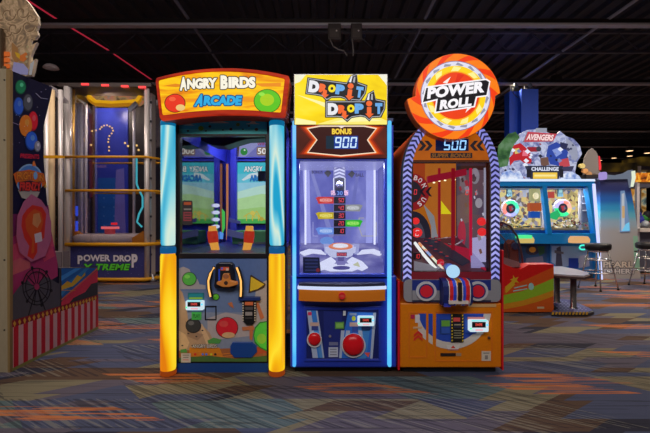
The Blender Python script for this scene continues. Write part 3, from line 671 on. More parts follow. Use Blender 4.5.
# number tower
YT = 4.0
m = MB(front(YT)); m.slab(rct(333.4, 152, 345.6, 236), -.08, 0, E(128, 124, 190, .8)); m.d = .001
for i in range(4):
    y = 165 + i * 3.3; m.poly([(334.4, y + 2.2), (339.5, y + .2), (344.6, y + 2.2), (344.6, y + 3.8), (339.5, y + 1.8), (334.4, y + 3.8)], E(216, 216, 252))
for x in (333.6, 345.0): m.line([(x, 178), (x, 191)], .9, E(240, 240, 255))
m.rect(335, 178, 344, 191, E(60, 60, 80)); m.build('number_tower', B)
cc = W(339.3, 184.6, YT - .04); m = MB(); m.ball(cc, .034, D(120, 120, 130, .2, .8)); m.build('steel_ball', B)
m = MB(front(YT)); m.slab(rct(335.4, 190.4, 343.8, 196), 0, .02, E(40, 46, 110)); m.d = .021; m.text('30', 337, 191.2, 342.6, 195.2, E(120, 160, 250)); m.build('counter', B)
m = MB(front(YT)); m.slab(rct(331, 190.6, 335.2, 195.4), 0, .02, D(90, 70, 74)); m.slab(rct(344.2, 190.6, 347.8, 195.4), 0, .02, D(90, 70, 74)); m.build('counter_clips', B)
for i, (n_, c1, c2, sd) in enumerate((('50', (214, 50, 44), (255, 180, 170), -1), ('40', (150, 150, 150), (226, 226, 232), 1), ('30', (206, 176, 20), (255, 240, 130), -1), ('20', (44, 190, 40), (190, 255, 120), 1), ('10', (110, 150, 235), (200, 220, 255), -1))):
    y0 = 197 + i * 7.65; y1 = y0 + 6.6
    m = MB(front(YT)); m.slab(rct(333.8, y0, 345.4, y1), 0, .02, E(26, 22, 34)); m.d = .021
    m.seg(n_, 338.6, y0 + 1.3, 343.6, y1 - 1.3, E(255, 70, 90, 1.2)); m.build('score_cell', B)
    P = [(315.6, y0 + 1), (318.4, y0 - .2), (333.6, y0), (333.6, y1), (318.4, y1 + .2), (317.4, y0 + 4)] if sd < 0 else [(362.6, y0 + 1), (359.8, y0 - .2), (345.6, y0), (345.6, y1), (359.8, y1 + .2), (360.8, y0 + 4)]
    m = MB(front(YT)); m.slab(P, -.0, .025, E(*c1)); m.d = .026
    xa, xb = (320, 332) if sd < 0 else (347.4, 358.4); m.poly(ell((xa + xb) / 2, (y0 + y1) / 2, 6.4, 2.4), E(*[(p + q) // 2 for p, q in zip(c1, c2)]))
    m.text(['BONUS', 'POINTS', 'POINTS', 'BONUS', 'POINTS'][i], xa, y0 + 2, xb, y1 - 2, E(*c2)); m.build('score_sign', B)
m = MB(front(YT)); m.slab(ell(327, 241, 7, 4), -.01, .0, E(120, 160, 236, .9)); m.build('blue_lamp', B)
# black notice inside the window
m = MB(front(YB0 + .10)); m.slab([(303, 257), (319.4, 257.4), (321, 273.4), (303, 273.4)], 0, .004, D(22, 26, 50)); m.d = .005
for i in range(4): m.rect(305, 259.2 + i * 3.4, 318, 260.8 + i * 3.4, D(44, 50, 84))
m.poly(ell(318, 270, 2), D(120, 40, 40)); m.build('notice', B)
m = MB(front(YB0 + .05)); m.slab(rct(299, 159.5, 385, 274.5), 0, .006, GLASS); m.build('window_pane', B)
# interior lamp under the top box
l = bpy.data.lights.new('playfield_lamp', 'AREA'); l.shape = 'RECTANGLE'; l.size = .6; l.size_y = .25; l.energy = 16; l.color = (.75, .75, 1)
o = bpy.data.objects.new('playfield_lamp', l); col.objects.link(o); o.location = ((ub0 + ub1) / 2, 3.85, 1.73); o.parent = None
# top sign
YS = 3.46
m = MB(front(YS)); m.slab(rct(293.6, 73.6, 388, 125), -.35, 0, D(96, 96, 100, .3, .6)); sg = m.build('sign_box', B, .006)
ylw = ramp_mat('backlit_yellow_print', [(.3, (238, 196, 8)), (.5, (255, 222, 14)), (.7, (255, 236, 60))], (1, 1, 2), (0, .4, 0), 3, 2, .5, emit=1.0)
m = MB(front(YS)); m.slab(rct(294.8, 75, 386.8, 124.6), 0, .006, ylw); m.d = .007
pale = E(255, 246, 170)
m.poly([(295, 75), (306, 75), (300, 82), (295, 84)], E(240, 238, 210)); m.poly([(386.8, 75), (378, 75), (384, 82), (386.8, 86)], E(240, 240, 220))
m.poly([(297, 95), (325, 103), (330, 110), (318, 104)], pale); m.poly([(318, 124), (352, 114), (380, 118), (386.8, 121), (386.8, 124.6), (318, 124.6)], E(255, 238, 120)); m.poly([(330, 123), (358, 116), (382, 121), (350, 122)], pale)
m.poly([(296, 118), (316, 122), (316, 124.6), (295, 124.6)], pale)
ob, gy = E(22, 20, 24), E(170, 172, 180)
wh, og, ye, lb = E(236, 236, 240), E(244, 104, 44), E(255, 226, 20), E(104, 170, 232)
def title(x, y, ang):
    ca, sa = math.cos(ang), math.sin(ang)
    T = lambda u, v: (x + u * ca - v * sa, y + u * sa + v * ca)
    L = [('D', 0, 10.5, 0, 12, wh), ('R', 10.5, 8.6, 2, 10.6, og), ('O', 19.5, 7.4, 1.5, 9.4, ye), ('P', 27, 9, .5, 10.5, lb), ('T', 47.4, 7.2, 0, 11, lb)]
    # dark backing, grey keyline, then letters
    for grow, mt in ((2.6, ob), (1.7, gy), (.9, ob)):
        g = grow
        m.poly([T(*p) for p in ((-g, -g), (37, -g), (40, -7 - g), (46, -10.5 - g), (48, -2 - g), (55.4 + g, -g), (55 + g, 6), (51 + g, 12 + g), (44.4, 12.4 + g), (41.6, 15 + g * 1.4), (37.5, 12 + g), (33, 11 + g), (24, 12.4 + g), (19.6, 15 + g * 1.6), (14.6, 12.4 + g), (9, 12 + g), (-g, 12 + g))], mt)
    for ch, u, w, v0, v1, mt in L:
        vs, fs = text_mesh(ch, .085); P = [T(u + a * w, v1 - b * (v1 - v0)) for a, b in vs]
        m.d += m.step; m.add([m.m(p, q, m.d) for p, q in P], fs, mt)
    m.poly([T(*p) for p in ((14.6, 8), (18.6, 8), (18.6, 12), (21, 12), (17.2, 16.2), (13.4, 12), (14.6, 12))], og)
    m.poly([T(*p) for p in ((39.2, 4), (43.6, 4), (43.6, 10.6), (46, 10.6), (41.6, 15), (37.4, 10.6), (39.2, 10.6))], og); m.poly([T(*p) for p in ell(41.4, .6, 3, 2.8, 16)], og)
    m.poly([T(*p) for p in ((39, -3), (41, -9.6), (42, -9.6), (41.4, -3))], wh); m.poly([T(*p) for p in ((43, -3.4), (43.6, -9), (45, -9), (45, -3))], gy)
title(309.6, 80.4, .13); title(327.6, 103.4, -.0)
m.build('sign_face', sg)
# bonus display
m = MB(front(YS + .03)); m.slab(rct(294.4, 125, 387.4, 158.6), -.2, 0, D(40, 18, 14)); bp_ = m.build('bonus_box', B, .004)
glow = ramp_mat('backlit_ember_print', [(.3, (62, 20, 14)), (.5, (84, 30, 18)), (.7, (110, 44, 20))], nscale=3, emit=.9)
m = MB(front(YS + .03)); m.slab(rct(295.4, 125.6, 386.4, 158), 0, .005, glow); m.d = .006
C0 = (341, 141.6)
O = [(319.6, 125.8), (306.6, 128.2), (316.4, 140), (307, 153), (341, 156.4), (376.4, 153), (368, 140), (377, 128.2), (364.6, 125.8)]
def grow(P, s, sy=None): return [(C0[0] + (x - C0[0]) * s, C0[1] + (y - C0[1]) * (sy or s)) for x, y in P]
for s, c in ((1.24, (116, 34, 14)), (1.17, (160, 44, 14)), (1.10, (206, 66, 14)), (1.05, (236, 110, 24))):
    P = [(min(386.2, max(295.6, x)), min(157.8, max(125.7, y))) for x, y in grow(O, s, 1 + (s - 1) * .6)]; m.poly(P, E(*c))
m.poly(grow(O, 1.0), E(255, 226, 196)); m.poly(grow(O, .955, .93), E(56, 20, 18))
m.poly([(336.6, 125.8), (346, 125.8), (341.6, 128.4)], E(250, 230, 220))
m.text('BONUS', 332, 128.8, 351.4, 134.4, E(250, 216, 70), E(150, 90, 20), .4, bold=.04)
m.rect(326, 136, 358, 149, E(24, 44, 60)); m.rect(334, 136, 358, 149, E(30, 62, 150)); m.seg('900', 335, 137.2, 356.6, 148, E(205, 232, 255, 1.1), w=.2)
m.build('bonus_face', bp_)
# vertical light strips
for x0, x1 in ((292.8, 296.2), (387.2, 390.8)):
    m = MB(front(YB0 - .0)); m.slab(rrect(x0, 121.5, x1, 365.5, 1.5), -.01, .035, ramp_mat('cyan_tube', [(.3, (60, 150, 246)), (.5, (96, 205, 250)), (.7, (140, 190, 255))], (1, 1, 2), nscale=1.2, emit=1.05)); m.build('light_strip', B)
m = MB(front(YB0)); m.slab(rct(291, 119, 298, 122), -.05, .03, D(40, 50, 80)); m.slab(rct(385.6, 119, 392.6, 122), -.05, .03, D(40, 50, 80)); m.build('strip_caps', B)
# console ledge
def plan(z, x0, x1, yf, bulge, n=12): return [(x0 + (x1 - x0) * i / n, yf - bulge * (1 - (2 * i / n - 1) ** 2), z) for i in range(n + 1)]
cx0, cx1 = X_(298, 3.42), X_(386, 3.42)
def ledge(z0, z1, grow, mat, name, par):
    a = plan(z0, cx0 - grow, cx1 + grow, 3.42 - grow, .05); b = plan(z1, cx0 - grow, cx1 + grow, 3.42 - grow, .05); n = len(a)
    vs = a + [(cx1 + grow, YB0, z0), (cx0 - grow, YB0, z0)] + b + [(cx1 + grow, YB0, z1), (cx0 - grow, YB0, z1)]; N = n + 2
    m = MB(); m.add(vs, [tuple(range(N)), tuple(range(N, 2 * N))] + [(i, (i + 1) % N, N + (i + 1) % N, N + i) for i in range(N)], mat); return m.build(name, par, .003)
zr = Z_(288, 3.4)
ld = ledge(Z_(301.5, 3.4), Z_(290, 3.4), -.005, D(184, 104, 24, .4), 'console', B)
ledge(Z_(289.6, 3.4), Z_(286.6, 3.4), .004, E(206, 218, 250, 1.0), 'rim_light', ld)
ledge(Z_(286.4, 3.4), Z_(283.6, 3.4), -.004, D(24, 24, 40), 'console_top', ld)
m = MB(front(3.36)); m.slab(ell(342, 295.8, 3.4, 3.4), -.03, .012, D(150, 20, 24)); m.d = .0125; m.poly(ell(342, 295.8, 2.6, 1.2), D(170, 60, 50)); m.build('maker_badge', ld)
pass
cc = W(342, 286, 3.47); m = MB(); m.lathe(cc.x, cc.y, [(.05, cc.z - .02), (.045, cc.z), (.03, cc.z + .022), (.001, cc.z + .032)], E(160, 170, 220, .9), 20); m.build('start_dome', ld)
for x in (327.5, 359): 
    c_ = W(x, 284.8, 3.46); m = MB(); m.lathe(c_.x, c_.y, [(.016, c_.z - .02), (.014, c_.z), (.001, c_.z + .005)], E(230, 60, 60), 12); m.build('red_button', ld)
# front doors
m = MB(front(YB0)); m.ring(rct(304, 306, 381, 361), rct(306.6, 309.6, 378.4, 358.4), 0, .012, blue); m.build('door_surround', B, .003)
m = MB(front(YB0)); m.slab(rct(306.6, 309.6, 378.4, 358.4), 0, .004, dblue); m.slab(rct(323.6, 311, 342, 357.4), .004, .010, D(14, 24, 80)); m.build('service_door', B)
pal, sky_ = D(122, 134, 158), D(30, 84, 150)
m = MB(front(YB0)); m.slab([(307, 310.4), (317.6, 310.4), (324.4, 357.4), (312.6, 357.4)], 0, .012, sky_); m.d = .0125
m.poly([(307, 310.4), (311, 310.4), (318, 357.4), (312.6, 357.4)], pal); m.rect(308, 311.8, 311.6, 315, D(140, 30, 60)); m.poly([(314, 330), (319.4, 330), (324, 357.4), (320, 357.4)], D(60, 110, 170)); m.poly([(316, 310.4), (317.6, 310.4), (324.4, 357.4), (322.8, 357.4)], pal)
m.rect(310, 322, 319, 325.6, D(130, 110, 104)); m.rect(311.6, 325.6, 318, 330, D(30, 40, 90)); m.build('side_print', B)
def redball(px, py, r, par):
    c = W(px, py, YB0 - .035); m = MB(); m.ball(c, r * YB0 / F, D(176, 16, 26, .25), 24, (1, .5, 1)); b = m.build('red_button_dome', par)
    m = MB(front(YB0)); m.ring(ell(px, py, r + 1.1), ell(px, py, r - .2), 0, .03, D(150, 150, 156)); m.build('bezel', b)
redball(314.4, 339, 6.3, B)
m = MB(front(YB0)); m.slab([(348, 311.6), (376, 312.4), (372.4, 358), (339, 357.6)], 0, .012, D(24, 70, 140)); m.d = .0125
m.poly([(341, 330), (344.6, 330), (341.4, 357.6), (339, 357.6)], pal); m.poly([(373, 312.4), (376, 312.4), (372.4, 358), (370, 358)], pal); m.poly([(358, 326), (370, 326), (366, 358), (356, 358)], D(44, 100, 160))
m.rect(349.6, 322, 358, 326, D(130, 110, 104)); m.rect(352, 326, 358, 332, D(30, 50, 110)); m.poly([(346, 330), (350, 330), (350, 338), (345, 338)], pal); m.poly([(358, 330), (362, 330), (363, 338), (359, 338)], pal); m.poly([(364, 352), (370, 352), (368, 357)], D(150, 60, 60))
m.poly(ell(353.6, 318, 2, 2.4), D(140, 150, 40)); m.rect(349.4, 312.6, 356.4, 315, D(96, 116, 150)); m.build('reader_print', B)
redball(353.4, 344.6, 10.8, B)
m = MB(front(YB0)); m.slab(rct(335, 321.6, 344, 328.4), 0, .015, D(56, 96, 46)); m.d = .0155; m.rect(336, 322.8, 343, 327.2, D(84, 126, 60)); m.build('coin_plate', B)
m = MB(front(YB0)); m.slab(ell(330, 335.6, 1.2), 0, .02, D(120, 120, 126, .3, .7)); m.build('door_lock', B)
m = MB(front(YB0)); m.slab(rct(328.6, 346.8, 338, 356.6), 0, .011, D(120, 126, 140)); m.d = .0115
for i in range(3): m.rect(330, 348.4 + i * 2.6, 336.6, 349.4 + i * 2.6, D(80, 84, 100))
m.rect(329, 341.6, 338, 345, D(70, 74, 100)); m.build('warning_sticker', B)
m = MB(front(YB0)); m.slab(rct(343, 310.6, 345.6, 315), 0, .02, D(150, 160, 170)); m.build('hinge', B)
card_reader(B, 357.4, 315.4, 373.6, 324.6, YB0 - .01)
m = MB(front(YB0)); m.slab(rct(361.6, 325.4, 370, 328.6), 0, .03, D(16, 26, 60)); m.build('card_slot', B)
m = MB()
for x in (.08, .78):
    for y in (.08, 1.1): m.lathe(BX0 + x, YB0 + y, [(.03, 0), (.03, .02), (.012, .02), (.012, .06)], DARK, 12)
m.build('levelling_feet', B)
# ================================================================== ball roll cabinet
YC = 3.5
Cc = thing('arcade_cabinet', 'orange ball-roll arcade cabinet with a chevron arch and a large round swirl sign on top', 'arcade machine', (X_(451, YC), YC, 0), 'front row of arcade cabinets')
orgp = D(200, 112, 8, .38); red = D(140, 12, 22, .38); gyb = D(66, 66, 76, .4)
CX0, CX1 = X_(400, YC), X_(501.5, YC); YD = 4.9
m = MB(); m.box(CX0, CX1, YC, YD, .05, Z_(303, YC), orgp); m.box(CX0 + .03, CX1 - .03, YC + .04, YD - .04, 0, .05, BLACK); m.build('lower_body', Cc, .01)
m = MB(); m.box(X_(397.6, YC), CX0 - .001, YC - .01, YD, .03, Z_(281, YC), red); m.build('side_cheek', Cc, .006); m = MB(); m.box(CX1 + .001, X_(503.4, YC), YC - .01, YD, .03, Z_(250, YC), red); m.build('side_cheek', Cc, .006)
# arch outline helper
def archpts(hw, ytop, yspring, ybot, n=20, cx=451.2):
    P = [(cx - hw, ybot), (cx - hw, yspring)]
    for i in range(1, n): a = PI - PI * i / n; P.append((cx + hw * math.cos(a), yspring - (yspring - ytop) * math.sin(a)))
    return P + [(cx + hw, yspring), (cx + hw, ybot)]
OUT = archpts(48.8, 112, 176, 282); INN = archpts(39.2, 121, 172, 282)
m = MB(front(YC)); m.ring(OUT, INN, -.1, .0, gyb); m.build('arch_frame', Cc, .004)
# outer shell of the upper body following the arch
n = len(OUT); m = MB(front(YC)); vs = [m.m(u, v, -.1) for u, v in OUT] + [m.m(451.2 + (u - 451.2) * .985, v + 1, -1.3) for u, v in OUT]
m.add(vs, [(i, i + 1, n + i + 1, n + i) for i in range(n - 1)], D(170, 70, 30, .4)); m.build('hood', Cc)
m = MB(front(YD - .1)); m.slab([(425.5 + (u - 451.2) * .76 + 0, 216.5 + (v - 216.5) * .76) for u, v in OUT], -.02, 0, D(120, 52, 24)); m.build('back_panel', Cc)
# chevrons
ca, cb_ = ramp_mat('backlit_chevron_lilac', [(.3, (112, 112, 206)), (.55, (160, 160, 240)), (.7, (196, 196, 252))], nscale=2, emit=.95), E(52, 52, 92)
m = MB(front(YC)); m.d = .001
def centre(t, sgn):
    """t px up from the bottom of the arch"""
    L = 282 - 176
    if t < L: return (451.2 + sgn * 44, 281.5 - t), (0, -1)
    a = (t - L) / 64; a = min(a, 1.3)
    return (451.2 + sgn * 44 * math.cos(a), 175.5 - 59 * math.sin(a)), (-sgn * math.sin(a), -math.cos(a) * 1.0)
for sgn in (-1, 1):
    t = 2
    while t < 106 + 66:
        def pt(dt, w):
            (x, y), (dx, dy) = centre(t + dt, sgn); L = math.hypot(dx, dy); dx /= L; dy /= L
            return (x - dy * w, y + dx * w)
        wd = 4.2
        m.poly([pt(0, -wd), pt(3.2, 0), pt(0, wd), pt(2.9, wd), pt(6.1, 0), pt(2.9, -wd)], ca, .004)
        t += 5.7
P_ = archpts(48.0, 113, 176, 282); Q_ = archpts(40, 120, 172, 282)
m.ring(P_, Q_, .0, .003, E(44, 44, 84, .8)); m.build('chevron_light', Cc)
# bonus display filling the top of the arch
top = [(u, v) for u, v in archpts(39.2, 121, 172, 282)]
arc_ = [(u, v) for u, v in INN if v < 161.5]
face = [(412.6, 161.5)] + arc_ + [(489.8, 161.5)]
m = MB(front(YC)); m.slab(face, -.12, -.005, D(90, 40, 10)); bx = m.build('bonus_box', Cc)
m = MB(front(YC)); m.d = -.0045; m.poly(face, ramp_mat('backlit_amber_print', [(.3, (132, 60, 8)), (.5, (170, 84, 10)), (.7, (190, 96, 14))], nscale=3, emit=.95)); 
m.rect(412.4, 160, 490.4, 161.4, E(60, 26, 10)); kk = E(34, 28, 34)
for x, s in ((420, 1), (426.4, 1), (476.4, -1), (482.8, -1)):
    m.poly([(x - 2 * s, 140.6), (x + 2 * s, 140.6), (x + 6.4 * s, 145.6), (x + 2 * s, 150.6), (x - 2 * s, 150.6), (x + 2.4 * s, 145.6)], kk)
m.rect(435.6, 138.6, 468.8, 151, E(12, 18, 54)); m.seg('500', 444, 140.2, 466.2, 150, E(150, 205, 255, 1.25), w=.19)
m.poly(rct(430.6, 152.8, 472.4, 158), kk); m.text('SUPER BONUS', 431.8, 153.4, 471, 157.4, E(126, 80, 34), shear=.2, bold=.03); m.build('bonus_face', bx)
# window and interior
m = MB(front(YC)); m.ring(rct(412, 161.5, 490.4, 276), rct(413.2, 162.6, 489, 271.6), -.06, -.002, D(30, 12, 16)); m.build('window_frame', Cc)
m = MB(front(YC + .02)); m.slab(rct(412.6, 162, 489.8, 272), 0, .006, GLASS); m.build('window_pane', Cc)
li = X_(413, YC) - .012; ri = X_(489.5, YC) + .012
m = MB(); m.box(li - .02, li, YC + .08, YD - .12, .75, 1.85, ramp_mat('orange_side_print', [(.35, (130, 50, 16)), (.5, (176, 84, 24)), (.65, (120, 40, 20))], nscale=2, emit=.75)); m.build('side_lining', Cc)
m = MB(); m.box(ri, ri + .02, YC + .08, YD - .12, .75, 1.85, E(44, 36, 52)); m.build('side_lining', Cc)
# orange back wall with the round dial
YF = 4.35
m = MB(front(YF)); m.slab(rct(398, 158, 456, 262), -.02, 0, E(176, 98, 34, 1.0)); m.d = .001
m.rect(398, 158, 425, 185, E(166, 66, 30, .9)); m.poly([(398, 198), (415, 196), (424, 206), (431, 224), (433, 262), (424, 262), (421, 240), (414, 222), (398, 214)], E(180, 100, 26, .9)); m.poly([(420, 196), (425, 206), (434, 216), (437, 234), (446, 245), (440, 262), (432, 262), (431, 226), (424, 206)], E(150, 148, 152, .8))
m.poly(ell(412, 236, 19, 25), E(36, 34, 46)); m.poly(ell(411, 238, 14, 20), E(80, 76, 90, .8)); m.poly(ell(410, 240, 10, 15), E(40, 34, 44))
m.poly([(441, 200.6), (441, 214), (451.6, 214)], E(226, 206, 30)); m.build('dial_wall', Cc)
m = MB(front(YF - .03)); m.slab(ell(411, 192, 18, 18.5), -.01, .02, E(140, 30, 34)); m.d = .021; m.poly(ell(411, 192, 10, 11), E(44, 38, 46))
for ch, a in (('B', -1.25), ('O', -.9), ('N', -.45), ('U', .55), ('S', .95)):
    x, y = 411 + 14 * math.cos(a), 192 + 14.6 * math.sin(a); m.text(ch, x - 1.8, y - 2.4, x + 1.8, y + 2.4, E(214, 196, 196), rot=a + PI / 2)
for x in (419, 425): m.poly([(x + 4.4, 187), (x + 6.4, 187), (x + 3, 191.8), (x + 6.4, 196.6), (x + 4.4, 196.6), (x, 191.8)], E(30, 26, 34))
m.seg('0', 413.6, 189.6, 416.4, 194.6, E(250, 60, 70, 1.2)); m.build('bonus_dial', Cc)
# dark right half with posters and pieces
m = MB(front(YF + .1)); m.slab(rct(430, 156, 484, 262), -.02, 0, E(92, 78, 88)); m.d = .001
for q in range(26):
    x, y, r = 434 + random.random() * 48, 166 + random.random() * 80, 1.5 + random.random() * 4; m.poly([(x - r, y - r * .4), (x + r * .3, y - r), (x + r, y + r * .5), (x - r * .2, y + r)], random.choice([E(60, 50, 60), E(120, 110, 122), E(130, 40, 60), E(96, 70, 60), E(70, 66, 90), E(140, 130, 140)]))
m.rect(441, 163, 452, 176, E(90, 86, 92, .9)); m.poly(ell(462, 188, 6, 10), E(88, 80, 84)); m.poly(ell(446, 178, 6, 12), E(110, 74, 52)); m.rect(470, 200, 481, 232, E(90, 84, 96)); m.poly(ell(473.6, 178, 5, 7), E(120, 120, 130)); m.poly(ell(462, 232, 10, 16), E(150, 30, 60, .9)); m.poly([(452, 196), (470, 200), (470, 216), (456, 212)], E(80, 70, 84)); m.rect(436, 160, 484, 163, E(26, 20, 24))
m.build('back_wall', Cc)
for x, y in ((434, 182.6), (439.4, 181), (445, 180.4), (454.6, 179.6), (466.4, 183), (469, 182.6), (477.4, 182.6)):
    m = MB(); m.ball(W(x, y, 4.15), .009, E(255, 226, 180, 2.0), 8, (1.4, 1, .8)); m.build('row_lamp', Cc)
m = MB(front(4.1)); m.slab([(428, 176), (486, 164.6), (486, 171), (428, 183)], -.06, 0, E(150, 22, 44, .9)); m.build('cross_beam', Cc, .004)
for i, (x, w_, Yp) in enumerate(((439.6, 2.2, 4.25), (453.6, 3.4, 4.0), (471.2, 2.4, 3.85), (473.8, 1.4, 3.95))):
    m = MB(front(Yp)); m.slab(rct(x - w_ / 2, 168, x + w_ / 2, 262), -.03, 0, E((150, 140, 196, 90)[i], (20, 14, 22, 12)[i], (36, 30, 60, 26)[i], .9)); m.build('red_post', Cc, .004)
# red ball lamps
for x, y, r in ((415.8, 221, 3.8), (417, 232.6, 5.4), (481.6, 221.6, 4.6), (482, 232, 4.6)):
    yl0 = 3.85 if x < 450 else 3.62; c = W(x, y, yl0); m = MB(); m.ball(c, r * yl0 / F, E(236, 44, 46, 1.1), 16, (1, .7, .9)); b = m.build('red_lamp', Cc)
m = MB(front(3.82)); m.seg('0', 415.6, 230, 418.8, 236, E(255, 220, 220)); m.seg('0', 465.6, 190, 468.4, 195, E(250, 60, 60, 1.2)); m.seg('2', 475.6, 190, 478.4, 195, E(250, 60, 60, 1.2)); m.build('score_digits', Cc)
m = MB(side(ri - .002, -1)); m.d = .0
m.rect(457, 166, 488.6, 262, E(84, 70, 80)); m.rect(457, 166, 488.6, 170, E(30, 22, 28))
m.poly([(457, 196), (470, 190), (470, 222), (457, 226)], E(104, 84, 84)); m.poly(ell(463, 184, 3.4, 9), E(110, 100, 108)); m.poly(ell(475, 176, 4.6, 8), E(126, 124, 134)); m.poly(ell(474, 178, 2.4, 4), E(60, 54, 64))
m.poly([(472, 196), (486, 194), (486, 216), (472, 214)], E(70, 66, 84)); m.poly(ell(462, 234, 4, 14), E(164, 40, 66)); m.poly(ell(479, 203, 3.6, 5), E(150, 146, 156)); m.poly([(484, 168), (487.6, 167), (487.6, 222), (484, 222)], E(150, 150, 170)); m.poly([(471, 238), (488, 236), (488, 262), (471, 262)], E(170, 164, 206))
for q in range(22):
    x, y, r = 459 + random.random() * 26, 172 + random.random() * 80, .8 + random.random() * 2.2; m.poly([(x - r, y - r), (x + r * .3, y - r * 1.6), (x + r, y + r * .8), (x - r * .2, y + r * 1.5)], random.choice([E(50, 40, 50), E(140, 130, 142), E(150, 40, 60), E(110, 80, 66), E(190, 186, 200)]))
m.build('side_art', Cc)
# sloping deck, light rails and cups
zf2, zb2 = Z_(271, 3.58), Z_(236, 4.4)
def deck2(u, v, d):
    a = (zb2 - zf2) / (4.4 - 3.58); Y = (H - zf2 + a * 3.58) / ((v - 216.5) / F + a)
    return Vector(((u - 325) * Y / F, Y, H - (v - 216.5) * Y / F + d))
m = MB(); m.add([(li, 3.58, zf2), (ri, 3.58, zf2), (ri, 4.4, zb2), (li, 4.4, zb2), (li, 3.58, zf2 - .03), (ri, 3.58, zf2 - .03), (ri, 4.4, zb2 - .03), (li, 4.4, zb2 - .03)],
      [(0, 1, 2, 3), (4, 5, 6, 7), (0, 1, 5, 4), (1, 2, 6, 5), (2, 3, 7, 6), (3, 0, 4, 7)], E(70, 34, 46, .9)); m.build('ball_deck', Cc)
m = MB(deck2, step=.001); m.slab([(414, 262), (440, 268), (436, 271), (414, 271)], 0, .01, E(120, 116, 126)); m.slab([(440, 243), (472, 250), (486, 266), (486, 271), (470, 262), (440, 250)], 0, .008, E(156, 20, 48)); m.slab([(424, 240), (440, 242), (470, 262), (462, 266), (440, 254)], 0, .012, E(34, 34, 50)); m.slab([(470, 242), (484, 242), (487, 268), (471, 268)], 0, .02, E(150, 140, 190, .9)); m.build('deck_print', Cc)
m = MB(); m.tube([W(415, 243, 4.0), W(424, 255, 3.8), W(436, 269, 3.62)], .014, E(240, 240, 236, 1.2), 8); lr = m.build('light_rail', Cc)
m = MB(); m.tube([W(419, 243, 4.0), W(432, 257, 3.8), W(443.6, 269.6, 3.62)], .011, ramp_mat('rainbow_tube', [(.3, (60, 220, 160)), (.45, (250, 240, 220)), (.55, (250, 150, 60)), (.7, (80, 180, 250))], nscale=9, emit=1.1), 8); m.build('light_rail', Cc)
m = MB(); m.tube([W(474, 240, 4.0), W(484, 252, 3.8)], .012, E(90, 220, 190, 1.2), 8); m.build('light_rail', Cc)
for x, y in ((426, 243), (431, 247.6), (436, 243.6), (435.6, 251), (441, 254), (447, 258), (430, 240), (436, 239)):
    c = deck2(x, y, .012); m = MB(); m.lathe(c.x, c.y, [(.026, c.z - .02), (.026, c.z), (.018, c.z + .004), (.018, c.z - .004), (.001, c.z - .004)], E(50, 40, 56), 14); cp = m.build('ball_cup', Cc)
    m = MB(); m.lathe(c.x, c.y, [(.014, c.z - .004), (.014, c.z + .006), (.001, c.z + .008)], E(214, 44, 50, 1.0), 10); m.build('cup_lamp', cp)
m = MB(front(3.66)); m.slab(rct(413.4, 252.6, 421, 259.6), -.02, 0, E(26, 20, 28)); m.d = .001; m.seg('10', 414.6, 254, 419.6, 258.4, E(250, 60, 60, 1.2)); m.build('cell_display', Cc)
c = W(440.4, 262.6, 3.7); m = MB(); m.ball(c, .032, E(200, 30, 44)); m.build('play_ball', Cc)
m = MB(); m.tube([W(431.6, 239.6, 4.2), W(457, 236.6, 4.1)], .008, D(190, 190, 196, .3, .5), 6); m.tube([W(448, 244, 4.05), W(456, 244.8, 4.0), W(463, 240, 4.0)], .01, D(190, 190, 196, .3, .5), 6); m.build('guide_rail', Cc)
# band with two round targets
m = MB(front(YC)); m.slab(rct(402.4, 271.8, 500, 279.6), -.02, .0, D(84, 14, 26)); m.build('window_sill', Cc)
m = MB(front(YC)); m.slab(rrect(403.4, 279.4, 499.8, 301.4, 5), -.0, .02, D(92, 92, 98)); m.d = .0205
m.poly(rct(411.6, 279.6, 490, 290), D(16, 28, 84)); m.poly(rct(411.6, 299.6, 490, 301.6), D(24, 24, 40)); m.line([(411.6, 290), (411.6, 300)], .6, D(60, 60, 66)); m.build('target_band', Cc)
for cx in (425.4, 476.6):
    m = MB(front(YC)); m.slab(ell(cx, 290.6, 10.2, 9.8), .02, .035, D(126, 126, 132)); tg = m.build('round_target', Cc, .002)
    m = MB(front(YC)); m.d = .0355; m.poly(ell(cx, 290.6, 7.6, 7.4), D(18, 26, 72)); m.poly(ell(cx, 290.6, 6.2, 6), D(150, 18, 34)); m.build('target_print', tg)
# curved striped ramp carrying the ball
strip = [(439, 444.6, D(16, 24, 70)), (444.6, 448.6, D(176, 26, 34)), (448.6, 452, D(30, 50, 150)), (452, 457.4, D(196, 120, 24)), (457.4, 460.8, D(30, 50, 150)), (460.8, 464.8, D(176, 26, 34)), (464.8, 467.6, D(16, 24, 70))]
prof = [(277.6, .0), (277.6, .045), (279.4, .10), (284, .13), (292, .135), (300, .12), (303.4, .09), (303.4, 0)]
m = MB(front(YC))
for a, b, mt in strip:
    n = len(prof); vs = [m.m(a, v, d_) for v, d_ in prof] + [m.m(b, v, d_) for v, d_ in prof]
    m.add(vs, [tuple(range(n)), tuple(range(n, 2 * n))] + [(i, (i + 1) % n, n + (i + 1) % n, n + i) for i in range(n)], mt)
rp = m.build('striped_ramp', Cc)
m = MB(front(YC))
for a in (444.6, 452, 457.4, 464.8): 
    vs = [m.m(a - .4, v, d_ + .004) for v, d_ in prof[1:-1]] + [m.m(a + .4, v, d_ + .004) for v, d_ in prof[1:-1]]; n = 6
    m.add(vs, [(i, i + 1, n + i + 1, n + i) for i in range(n - 1)], D(176, 172, 170))
m.build('ramp_trim', rp)
m = MB(front(YC)); m.slab([(453, 280), (456.6, 280), (456.6, 298), (453, 298)], .13, .14, D(20, 16, 14)); m.build('ramp_slot', rp)
m = MB(front(YC)); m.slab(rct(444, 297.4, 463, 300.6), .125, .14, D(190, 180, 176)); m.slab([(440, 300.6), (449, 300.6), (446, 303.8), (440, 303.8)], .1, .12, D(30, 40, 120)); m.build('ramp_label', rp)
